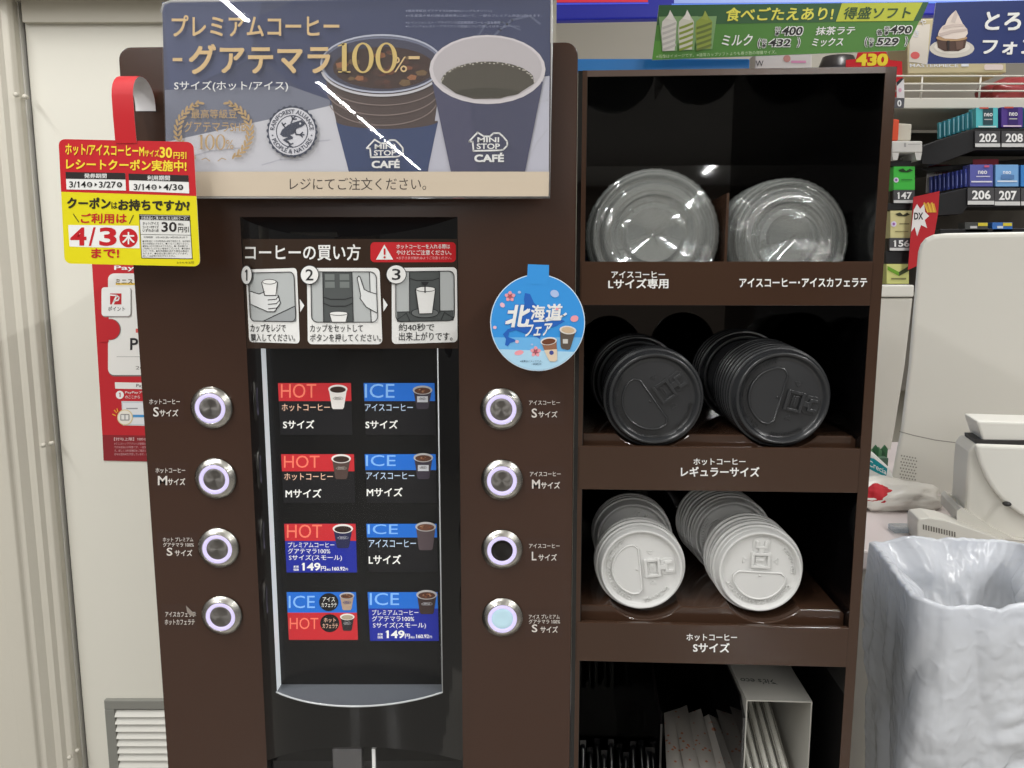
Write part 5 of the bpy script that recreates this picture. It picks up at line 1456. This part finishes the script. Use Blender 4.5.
# ------------------------------------------------------------------ back counter: hanging signs
def board(surf, pts, m, th=0.002):
    q = MB(); q.prism([surf.off(-0.0002).hit(*p) for p in pts], (0, th, 0), m); return q
GS = yplane(1.00)
P = Print(GS, 0.0005)
GQ = [(659, 5.2), (928.6, 2.2), (904.8, 50.4), (652, 60)]
P.prism([GS.off(-.0003).hit(*p) for p in GQ], (0, .002, 0), ink(220, 226, 214))
P.poly(GQ, ink(74, 128, 48), 1)
P.poly([(659, 5.2), (928.6, 2.2), (920.4, 20.8), (656.6, 25)], ink(48, 92, 52), 2)
P.poly([(652.6, 55), (654.4, 41), (662, 40.8), (663, 59.6), (652, 60)], ink(86, 146, 52), 2)
P.poly([(841.6, 3.4), (922.4, 2.6), (913, 21), (835.6, 21.8)], ink(190, 196, 58), 3)
YG = ink(232, 226, 92)
P.text('食べごたえあり!', 724.6, 8, 832, 21.6, YG, 4, .025, slant=2, dy=-1)
P.text('得盛ソフト', 842, 7.4, 909, 19.6, ink(52, 84, 40), 4, .025, slant=3, dy=-.6)
P.text('ミルク', 721, 35, 751, 46.4, WHITE, 4, .02, slant=2, dy=-.6)
P.text('抹茶ラテ', 814.6, 27, 853.6, 35.6, WHITE, 4, .02, slant=2, dy=-.6); P.text('ミックス', 811, 38.4, 842, 47, WHITE, 4, .02, slant=2, dy=-.6)
def price(t, x0, y0, x1, y1):
    P.text(t, x0, y0, x1, y1, WHITE, 4, .11, slant=2); P.text(t, x0 + .8, y0 + .8, x1 - .8, y1 - .8, BLACK, 6, .045, slant=2)
price('400', 780, 26.4, 802, 36.4); price('432', 767, 38.6, 790, 47.6); price('490', 888, 25.4, 911, 34.8); price('529', 874.6, 37.4, 897.6, 46.6)
for x, y in ((774.6, 28), (886 - 2.4, 27.4)): P.text('¥', x - .7, y + 2.8, x + 4.3, y + 8.6, WHITE, 4, .12, slant=1); P.text('¥', x, y + 3.4, x + 3.6, y + 8, BLACK, 6, .03, slant=1); P.text('税抜', x - .6, y - 1, x + 5.6, y + 3.2, WHITE, 4, .12, slant=1); P.text('税抜', x, y - .4, x + 5, y + 2.6, BLACK, 6, .0, slant=1)
P.text('各', 875.6, 29.2, 882.6, 36.2, WHITE, 4, .12); P.text('各', 876.4, 30, 881.8, 35.4, BLACK, 6, .02)
for x, y in ((761.4, 40), (868.4, 39)): P.text('¥', x - .7, y + 2.8, x + 4.3, y + 8.6, WHITE, 4, .12, slant=1); P.text('¥', x, y + 3.4, x + 3.6, y + 8, BLACK, 6, .03, slant=1); P.text('税込', x - .6, y - 1, x + 5.2, y + 3.2, WHITE, 4, .12, slant=1); P.text('税込', x, y - .4, x + 4.6, y + 2.6, BLACK, 6, .0, slant=1)
for x, y in ((756.6, 38.4), (863.4, 37)):
    P.text('(', x, y, x + 3.6, y + 10.6, WHITE, 4, .1, slant=1); P.text('(', x + .6, y + .5, x + 3, y + 10, BLACK, 6, .02, slant=1)
for x, y in ((796, 37.6), (903.4, 36.4)):
    P.text(')', x, y, x + 3.6, y + 10.6, WHITE, 4, .1, slant=1); P.text(')', x + .6, y + .5, x + 3, y + 10, BLACK, 6, .02, slant=1)
P.text('※画像はイメージです。※通常カップソフトよりも巻き数の増量サイズ。', 656, 55, 776, 58.6, ink(190, 214, 170), 4, 0, dy=-4.6)
SSN = [0]
def softserve(x0, x1, top, bot, c1, c2, tip):
    SSN[0] += .3; K_ = SSN[0]
    w = x1 - x0; cx = (x0 + x1) / 2
    P.poly([(x0 - 2.5, 17), (x1 + 3.5, 16.4), (x1 - 1, bot), (x0 + 1, bot + .6)], ink(122, 158, 104), 4 + K_)
    P.poly([(x0 + 1, 22), (cx - 1.2, top + 5), (cx + .6, top), (cx + 3.6, top + 5.6), (x1 - 1, 22), (x1 - 1.6, 32), (x1 - 3, bot - .6), (x0 + 1.6, bot), (x0, 32)], c1, 5 + K_)
    P.poly([(cx - 3.6, 19.4), (cx - 1.2, top + 5), (cx + .6, top), (cx + 3.6, top + 5.6), (cx + 4, 20.8)], tip, 6 + K_)
    for k in range(5):
        y = 25 + k * 5.4
        P.poly([(x0 + 1, y + 2.6), (cx, y), (x1 - 1.8, y - 2.6), (x1 - 1.8, y - .2), (cx, y + 2.6), (x0 + 1.2, y + 5)], c2, 6.15 + K_)
softserve(661, 677.4, 10.4, 51.4, ink(216, 212, 206), ink(190, 186, 182), ink(226, 222, 216))
softserve(677.8, 694.6, 10.2, 50.4, ink(206, 204, 190), ink(132, 148, 58), ink(226, 222, 216))
softserve(695, 713, 11, 49.6, ink(140, 156, 62), ink(100, 116, 50), ink(150, 164, 72))
single('soft_serve_sign', P, 'green hanging sign for soft serve with three cups and prices, above the lid rack', 'sign')
BS = yplane(1.02)
P = Print(BS, 0.0005)
BQ = [(936, 2.6), (1120, -2), (1120, 62), (927.4, 64)]
P.prism([BS.off(-.0003).hit(*p) for p in BQ], (0, .002, 0), ink(210, 214, 226)); P.poly(BQ, ink(34, 50, 108), 1)
P.ell(951.6, 48.6, 22.4, 9.4, ink(206, 200, 190), 2); P.ell(951.6, 47.4, 18, 6.6, ink(222, 216, 206), 3)
P.poly([(936, 38), (966.6, 38), (964.4, 48), (958, 51.4), (944, 51.4), (937.4, 48)], ink(78, 54, 44), 4); P.ell(951, 38.2, 15.6, 3.2, ink(186, 150, 110), 5); P.poly([(946, 41), (949, 41), (948.6, 51), (946.6, 51)], ink(40, 26, 24), 6); P.poly([(955, 42), (963, 41), (962, 49), (956, 50)], ink(104, 78, 66), 5)
P.poly([(937, 36), (938.4, 31), (941.6, 26.6), (944.4, 25), (946.6, 19.6), (950.6, 14.6), (955, 10.6), (957.4, 15), (960, 20.4), (962.6, 25.4), (966.4, 29.4), (967, 34), (964, 38), (956, 39.6), (944, 39)], ink(226, 212, 202), 6)
P.poly([(938, 34), (950, 30.6), (966, 28.8), (966.6, 31), (952, 33.4), (940, 37)], ink(200, 184, 176), 7); P.poly([(941.6, 27), (952, 24.4), (962.4, 24.6), (964, 26.8), (952, 27.6), (942, 30)], ink(206, 190, 182), 7); P.poly([(954.6, 11), (957, 15), (954, 23.6), (950, 22)], ink(206, 192, 184), 7)
P.text('とろける', 983.6, 12, 1062, 31, WHITE, 4, .035, slant=2); P.text('フォンダン', 980.6, 38, 1076, 55, WHITE, 4, .035, slant=2)
single('fondant_sign', P, 'navy blue hanging sign with an ice cream cake picture at the top right', 'sign')
# blue light box above
q = MB(); LB = yplane(1.35)
q.prism([LB.hit(*p) for p in ((500, -60), (1140, -60), (1140, 13), (820, 15.5), (500, 21))], (0, .03, 0), glow(34, 40, 158, .22))
lb = single('light_box', q, 'blue menu light box running along the top edge behind the signs', 'light box', bevel=0.004)
P = Print(LB, .0006); P.poly([(545, -40), (646, -42), (648, 2.2), (545, 2.6)], glow(206, 50, 66, .4), 1); P.line([(500, 4.6), (648, 3.4)], 1.6, glow(70, 84, 220, .4), 2); P.line([(672, 4.6), (1140, 1)], 1.6, glow(90, 130, 230, .5), 2); P.poly([(674, -40), (1140, -42), (1140, 0), (674, 3.4)], glow(150, 170, 226, .4), 1)
obj('panel_print', P, lb)
# goods along the top of the back counter shelf
YS = 1.60
def px_box(name, pts, Y, d, m, label, cat, bevel=0.003, group=None, printer=None):
    q = MB(); q.prism([yplane(Y).hit(*p) for p in pts], (0, d, 0), m)
    o = single(name, q, label, cat, group, bevel=bevel)
    return o
q = MB(); p0, p1 = at(568, 60, 1.04), at(750, 58.6, 1.04); q.box((p0.x, 1.04, KZ + .0005), (p1.x, 1.13, p1.z), mat('carton_blue', (36, 128, 206), rough=.4)); single('blue_carton', q, 'tall bright blue carton standing behind the top edge of the lid rack', 'box', bevel=.003)
o = px_box('snack_box', [(755, 53.6), (812, 53), (812, 99), (755, 99)], 1.64, .06, ink(216, 210, 202), 'white box with a pink mark under the green sign', 'box')
P = Print(yplane(1.6396), .0004); P.text('W', 755.6, 60.6, 763.4, 66.4, ink(60, 56, 56), 1, 0); P.ell(787, 58.6, 3.6, 3.6, ink(196, 140, 130), 1); P.rect(791, 60.6, 806, 63, ink(222, 150, 180), 1); obj('print', P, o)
q = MB()
c_ = at(838, 62, 1.70)
q.lathe([(.0, 0), (.04, .004), (.045, .02), (.045, .10), (.035, .135), (.0, .14)], 24, mat('jar_dark', (52, 48, 46), rough=.3), Matrix.Translation((c_.x, c_.y, at(838, 97.4, YS).z + .001)) @ Matrix.Diagonal((1.3, 1, 1, 1)), cap0=False, cap1=False)
single('dark_jar', q, 'dark rounded jar behind the yellow-on-red price tag', 'jar')
q = MB(); RT = yplane(1.615)
o = single('price_card', board(RT, [(846, 60), (856, 59), (858, 52.4), (886, 51.6), (890, 60), (902, 61.4), (902.6, 79), (899, 97.2), (846, 97.2)], ink(206, 38, 44)), 'red price card reading 430 in yellow above the lid rack', 'price tag')
P = Print(RT, .0004); P.text('430', 855.4, 53.6, 887.4, 66, ink(248, 222, 60), 2, .06, slant=1); obj('price_print', P, o)
o = px_box('gift_carton', [(907, 19), (1004, 17), (1006.5, 72.6), (907.6, 74)], 1.62, .12, ink(206, 192, 150), 'pale yellow carton with white lettering behind the navy sign', 'box')
P = Print(yplane(1.6196), .0005); P.poly([(910, 26), (930, 24), (927, 64), (909, 62)], ink(226, 218, 200), 1); P.text('MASTERPIECE', 909.6, 63.8, 958, 67.2, WHITE, 2, .03); P.rect(961, 63.6, 968.6, 66.6, WHITE, 2); P.ell(915, 55.4, 4.6, 3.6, ink(226, 110, 104), 2); P.rrect(984, 64.4, 1003, 70, 2, ink(232, 216, 206), 2); P.text('や', 920, 19, 926, 25.6, WHITE, 2, .01); P.text('き', 913, 30, 919, 37, WHITE, 2, .01)
obj('carton_print', P, o)
# wire-fenced shelf
sh_ = thing('wire_shelf', 'white shelf with a wire fence behind the register, right of the lid rack', 'shelf', tuple(at(990, 108, YS)))
M_SHW = mat('shelf_white', (222, 218, 204), rough=.4)
a_, b_ = at(740, 97.6, YS), at(1140, 108.6, YS)
q = MB(); q.box((a_.x, YS, b_.z), (b_.x, YS + .34, a_.z), M_SHW); obj('board', q, sh_, bevel=0.003)
for y in (76, 83.8, 91): 
    q = MB(); z = at(960, y, YS).z; q.tube([(a_.x, YS, z), (b_.x, YS, z)], .0026, M_SHW); obj('rail', q, sh_)
for x in (922.5, 981, 1040):
    q = MB(); p0, p1 = at(x, 76, YS), at(x, 98, YS); q.tube([(p0.x, YS + .001, p0.z), (p0.x, YS + .001, p1.z)], .0028, M_SHW); obj('post', q, sh_)
q = MB(); q.box((at(880, 80, 1.98).x, 1.98, KZ), (at(1140, 80, 1.98).x, 2.0, at(900, 14, 1.98).z), mat('back_board', (126, 121, 111), rough=.6)); obj('back_board', q, sh_)
c_ = at(1018, 96, YS + .14)
q = MB()
def fn(u, v):
    a, b = 2 * PI * u, PI * v - PI / 2
    d = Vector((math.cos(a) * math.cos(b), math.sin(a) * math.cos(b), math.sin(b))); k = 1 + .22 * noise.noise(d * 2.5)
    return Vector((c_.x + d.x * .12 * k, c_.y + d.y * .08 * k, max(a_.z + .001, a_.z + .03 + d.z * .055 * k)))
m_red = mat('red_pouch', (150, 58, 60), rough=.3, noise_amt=.45, noise_scale=24)
q.grid(fn, 40, 20, m_red, wrap_u=True); single('red_pouch', q, 'dull red plastic pouch on the wire-fenced shelf at the right edge', 'pouch')
# white tags at the shelf's left end
o = single('hanging_tag', board(yplane(1.590), [(896.6, 82), (904, 78.4), (904.4, 98), (897, 98)], ink(222, 218, 216)), 'white folded tag at the shelf end beside the rack top', 'tag')
P = Print(yplane(1.5896), .0004); P.poly([(897, 86), (904, 78.4), (901, 78.4), (896.6, 82)], ink(40, 38, 44), 1); P.ell(900, 90, 1.6, 2, ink(220, 160, 180), 1); obj('print', P, o)
o = single('number_plate', board(yplane(1.592), [(892, 98.4), (904.6, 98), (903.8, 108), (892, 108)], ink(92, 92, 96)), 'grey number plate below the white folded tag', 'tag')
P = Print(yplane(1.5916), .0004); P.text('0', 897.2, 100, 901.4, 106.6, WHITE, 1, .05); obj('print', P, o)
# ------------------------------------------------------------------ cigarette rack
YC = 1.50
cr = thing('pack_rack', 'black rack of small packs with white number tags behind the register', 'rack', tuple(at(950, 300, YC)))
M_RK = mat('rack_black', (28, 28, 30), rough=.35)
q = MB(); q.box((at(880, 300, 1.9).x, 1.88, at(880, 292, 1.9).z), (at(1140, 300, 1.9).x, 1.90, at(900, 134, 1.9).z), mat('rack_back', (62, 56, 46), rough=.6)); obj('back', q, cr)
def tray(pts, Y=YC, d=.12):
    q = MB(); q.prism([yplane(Y).hit(*p) for p in pts], (0, d, 0), M_RK); obj('tray', q, cr, bevel=0.002)
tray([(938, 140), (975, 128.4), (1120, 128.4), (1120, 150), (976, 150), (938, 164), (922, 164), (922, 146)])
tray([(930, 196), (968, 187.6), (1120, 187.6), (1120, 207), (968, 207), (962, 214), (930, 216)])
tray([(940, 229), (1120, 227), (1120, 236), (940, 236)])
tray([(918, 168), (1120, 150.5), (1120, 158), (930, 172)], YC + .10, .16)
tray([(888, 160.5), (912, 160.5), (910, 166), (888, 166)], YC, .1)
tray([(888, 203), (912, 203), (910, 210), (888, 210)], YC, .1)
tray([(886, 251), (910, 251), (908, 263.5), (886, 263.5)], YC, .1)
M_TAG = ink(76, 76, 78)
def numtag(t, x0, y0, x1, y1, cut=False):
    P = Print(yplane(YC - .006), .0005)
    P.prism([yplane(YC - .0055).hit(*p) for p in ((x0, y0), (x1, y0), (x1, y1), (x0, y1))], (0, .0045, 0), M_TAG)
    P.rect(x0, y0, x1, y1, M_TAG, 1); P.rect(x0, y1 - (y1 - y0) * .22, x1, y1, ink(206, 206, 204), 2)
    P.text(t, x0 + (x1 - x0) * .16, y0 + (y1 - y0) * .16, x1 - (x1 - x0) * .14, y0 + (y1 - y0) * .70, WHITE, 3, .05)
    obj('number_tag', P, cr)
for t, *b in (('202', 975, 131, 1000, 147), ('208', 1001.5, 131, 1026, 147), ('206', 967.6, 187.6, 994, 204.6), ('207', 994.6, 188, 1020, 205.4), ('208', 1021, 188, 1046, 205.4), ('147', 893.6, 190, 914.6, 203), ('156', 889.6, 238, 912.4, 250.6)):
    numtag(t, *b)
GP_ = 'small packs in the black rack'
def pack(x0, y0, x1, y1, c, lab, deco=(), Y=YC, d=.035):
    q = MB(); q.prism([yplane(Y).hit(*p) for p in ((x0, y0), (x1, y0), (x1, y1), (x0, y1))], (0, d, 0), ink(*c))
    o = single('small_pack', q, lab, 'pack', GP_, bevel=.001)
    if deco:
        P = Print(yplane(Y - .0012), .0004)
        for k, it in enumerate(deco):
            if it[0] == 'r': P.rect(*it[1:5], ink(*it[5]), 1 + k)
            elif it[0] == 'e': P.ell(*it[1:5], ink(*it[5]), 1 + k)
            elif it[0] == 't': P.text(it[1], *it[2:6], ink(*it[6]), 1 + k, .03)
            elif it[0] == 'p': P.poly(it[1], ink(*it[2]), 1 + k)
        obj('print', P, o)
neo = lambda x, y, c, c2, st: [('r', x + 7, y, x + 17, y + 17, c2), ('t', 'neo', x + 8, y + 5, x + 16.4, y + 8.4, (235, 235, 235)), ('r', x + 8, y + 11, x + 16, y + 12, (190, 190, 190)), ('r', x + 2, y + 18, x + 20, y + 19.4, st), ('r', x + 3, y - .6, x + 12, y + 1, (196, 84, 72))]
pack(976, 107.6, 998, 127.6, (90, 190, 196), 'teal pack above the tag 202 in the black rack', neo(976, 108, 0, (48, 76, 84), (200, 220, 220)))
pack(1001.5, 107, 1023, 127.4, (84, 60, 140), 'purple pack above the first tag 208 in the black rack', neo(1001, 107.4, 0, (62, 44, 110), (220, 200, 220)))
pack(1026, 107, 1048, 127.4, (80, 180, 200), 'blue-green pack cut by the right edge on the upper rack row')
pack(970, 164.6, 993, 186.6, (92, 96, 168), 'violet-blue pack above the tag 206', [('t', 'neo', 978, 170.6, 987, 174, (235, 235, 240)), ('r', 976, 176, 990, 177, (200, 200, 220)), ('r', 971, 181, 992, 182.4, (220, 220, 230)), ('r', 984, 165.4, 989, 167.4, (200, 90, 120))])
pack(995.6, 164.6, 1018.6, 186.6, (120, 170, 220), 'light blue pack above the tag 207', [('t', 'neo', 1003, 171, 1011, 174, (230, 240, 250)), ('r', 1001, 175, 1014, 179, (90, 130, 180)), ('r', 997, 180.6, 1017, 182, (220, 230, 240))])
pack(1021, 165, 1044, 186.6, (60, 130, 200), 'blue pack cut by the right edge beside the light blue pack')
pack(965, 222.4, 988, 232, (70, 72, 70), 'dark and yellow pack top showing over the register monitor', [('r', 978, 222.8, 987.6, 226, (206, 190, 60)), ('r', 970, 226, 977, 228.4, (190, 190, 190))])
pack(992.4, 222.4, 1012.6, 232, (60, 110, 180), 'blue and yellow pack top showing over the register monitor', [('r', 1003, 222.8, 1012, 226, (206, 190, 60)), ('r', 997, 226, 1003, 228.4, (200, 210, 220))])
for k in range(8):
    x = 939.2 + k * 4.6
    pack(x, 122.4 - k * 1.62, x + 4.3, 138.6 - k * 1.5, ((84, 176, 190), (62, 150, 168))[k % 2], 'teal pack edge, %s from the left in the receding row beside the tag 202' % ORD_[k] if False else 'teal pack edge, %s from the left in the receding upper row' % (['first'] + ORD[1:])[k], [('r', x + .4, 124 - k * 1.62, x + 1.2, 137 - k * 1.5, (170, 214, 220))], Y=YC + .11 - .013 * k, d=.011)
for k in range(9):
    x = 930.6 + k * 4.3
    pack(x, 176.4 - k * .95, x + 4.0, 192.6 - k * .72, ((66, 78, 160), (50, 60, 136))[k % 2], 'dark blue pack edge, %s from the left in the receding lower row' % (['first'] + ORD[1:])[k], [('r', x + .5, 180 - k * .9, x + 1.1, 190 - k * .72, (140, 150, 210))], Y=YC + .11 - .012 * k, d=.010)
pack(893.6, 166.4, 915, 190, (74, 196, 76), 'green pack above the tag 147, just right of the lid rack', [('p', [(898, 170), (903, 168.4), (906, 171), (910, 168.6), (913, 170.6), (908, 172.4), (901, 172)], (40, 70, 40)), ('e', 896, 180, 2.6, 2.6, (226, 214, 236)), ('e', 896, 180, 1.2, 1.2, (150, 90, 170)), ('r', 901, 179.4, 912, 180.4, (50, 120, 54))])
pack(890.4, 210.6, 912.8, 238, (214, 206, 150), 'cream pack above the tag 156, just right of the lid rack', [('p', [(895, 214), (900, 212.4), (903, 215), (907, 212.6), (910, 214.6), (905, 216.4), (898, 216)], (60, 60, 44)), ('e', 893.6, 224, 2.8, 2.8, (226, 214, 236)), ('e', 893.6, 224, 1.3, 1.3, (150, 90, 170)), ('r', 899, 223.4, 909, 224.4, (120, 116, 80)), ('r', 895, 231, 908, 232, (150, 144, 100))])
pack(886.6, 264, 909, 284, (206, 208, 130), 'pale yellow pack with a green chevron, lowest beside the lid rack', [('p', [(887.6, 266), (899, 272), (908.6, 266), (908.6, 271), (899, 276), (887.6, 270)], (110, 160, 50)), ('p', [(899, 272), (908.6, 266), (908.6, 271), (899, 276)], (70, 80, 50)), ('r', 891, 278, 906, 279.4, (120, 120, 80))])
o = px_box('white_carton', [(892, 141), (922.6, 141), (922.6, 152.6), (892, 152.6)], YC - .02, .08, ink(216, 214, 208), 'white lidded carton on two feet beside the rack top', 'box')
q = MB()
for x in (892, 915): q.prism([yplane(YC - .019).hit(*p) for p in ((x, 152.7), (x + 7, 152.7), (x + 5.6, 160), (x + 1.4, 160))], (0, .07, 0), ink(216, 214, 208))
obj('foot', q, o)
P = Print(yplane(YC - .0204), .0004); P.rect(904, 143, 906, 147, ink(170, 168, 166), 1); P.rect(908, 144, 920, 144.6, ink(180, 178, 176), 1); obj('print', P, o)
px_box('cream_box', [(897, 123), (912, 124), (911, 140.6), (897, 140.6)], YC + .02, .05, ink(206, 202, 186), 'small cream box on the white carton', 'box')
px_box('orange_tube', [(892, 118.6), (899.6, 119.4), (898.4, 140.6), (892, 140.6)], YC - .01, .02, ink(222, 84, 52), 'orange stick pack beside the cream box', 'box')
CP_ = yplane(YC - .03)
o = single('burst_card', board(CP_, [(913.6, 197), (939.6, 191), (938, 214), (934.6, 233), (926, 262), (908, 270)], ink(178, 36, 44)), 'red promotional card with a white burst, left of the dark blue packs', 'card')
P = Print(CP_, .0005)
P.poly([(913.6, 210), (917, 204), (920, 209), (924, 204), (925, 212), (929, 216), (924.6, 220), (927, 228), (921, 225), (917, 236), (914.6, 227), (911, 232)], ink(226, 222, 220), 1); P.text('DX', 914, 212.6, 923, 219.6, ink(40, 36, 36), 2, .05)
for k in range(6): P.line([(924 + k * 1.9, 203 + (k % 2)), (927.6 + k * 1.6, 212)], 1.5, ink(*((226, 180, 70), (206, 150, 56))[k % 2]), 2)
obj('card_print', P, o)
o = single('flyer', board(yplane(YC + .13), [(927.6, 164.6), (951, 164.6), (949, 176), (934, 176), (931.6, 193), (926, 193)], ink(214, 208, 206)), 'white flyer with a dark red heading beside the dark blue packs', 'card')
P = Print(yplane(YC + .1296), .0005); P.rect(928, 164.6, 951, 168.6, ink(120, 30, 44), 1); P.text('特別価格', 933.6, 170.6, 949, 174, ink(170, 50, 60), 1, .02); obj('print', P, o)
o = single('header_strip', board(yplane(YC + .04), [(973, 159.4), (998.6, 159), (998.6, 165), (973, 165)], ink(120, 30, 44)), 'dark red strip above the violet-blue pack', 'card')

# ------------------------------------------------------------------ light: rows of ceiling tubes
def tube_lamp(x, y, e, L=1.15, w=0.035):
    l = bpy.data.lights.new('ceiling_tube', 'AREA'); l.shape = 'RECTANGLE'; l.size = w; l.size_y = L; l.energy = e; l.color = (1.0, 0.993, 0.975)
    o = bpy.data.objects.new('ceiling_tube', l); COL.objects.link(o); o.location = (x, y, 2.735); return o
K = 24.0
for k in range(8):
    if k != 3: tube_lamp(-1.66 - .035 * (-0.9 - 1.28 * k), -0.9 - 1.28 * k, K).rotation_euler = (0, 0, math.atan(.035))
    tube_lamp(1.75, -0.9 - 1.28 * k, K)
for x in (-.6, 1.2, 2.6):  # the left tube is an unseen addition to brighten the door
    tube_lamp(x, 1.0 if x > 0 else -0.5, K * (.6 if x > 0 else .7))
w = bpy.data.worlds.new('world'); SC.world = w; w.use_nodes = True
w.node_tree.nodes['Background'].inputs[0].default_value = lin((214, 210, 204)); w.node_tree.nodes['Background'].inputs[1].default_value = 0.22
SC.view_settings.view_transform = 'Standard'; SC.view_settings.look = 'None'; SC.view_settings.gamma = 1.0; SC.view_settings.use_curve_mapping = False
SC.view_settings.exposure = 0.07
SC.cycles.transparent_max_bounces = 48
SC.cycles.use_denoising = True
SC.cycles.max_bounces = 8
SC.cycles.sample_clamp_indirect = 6.0
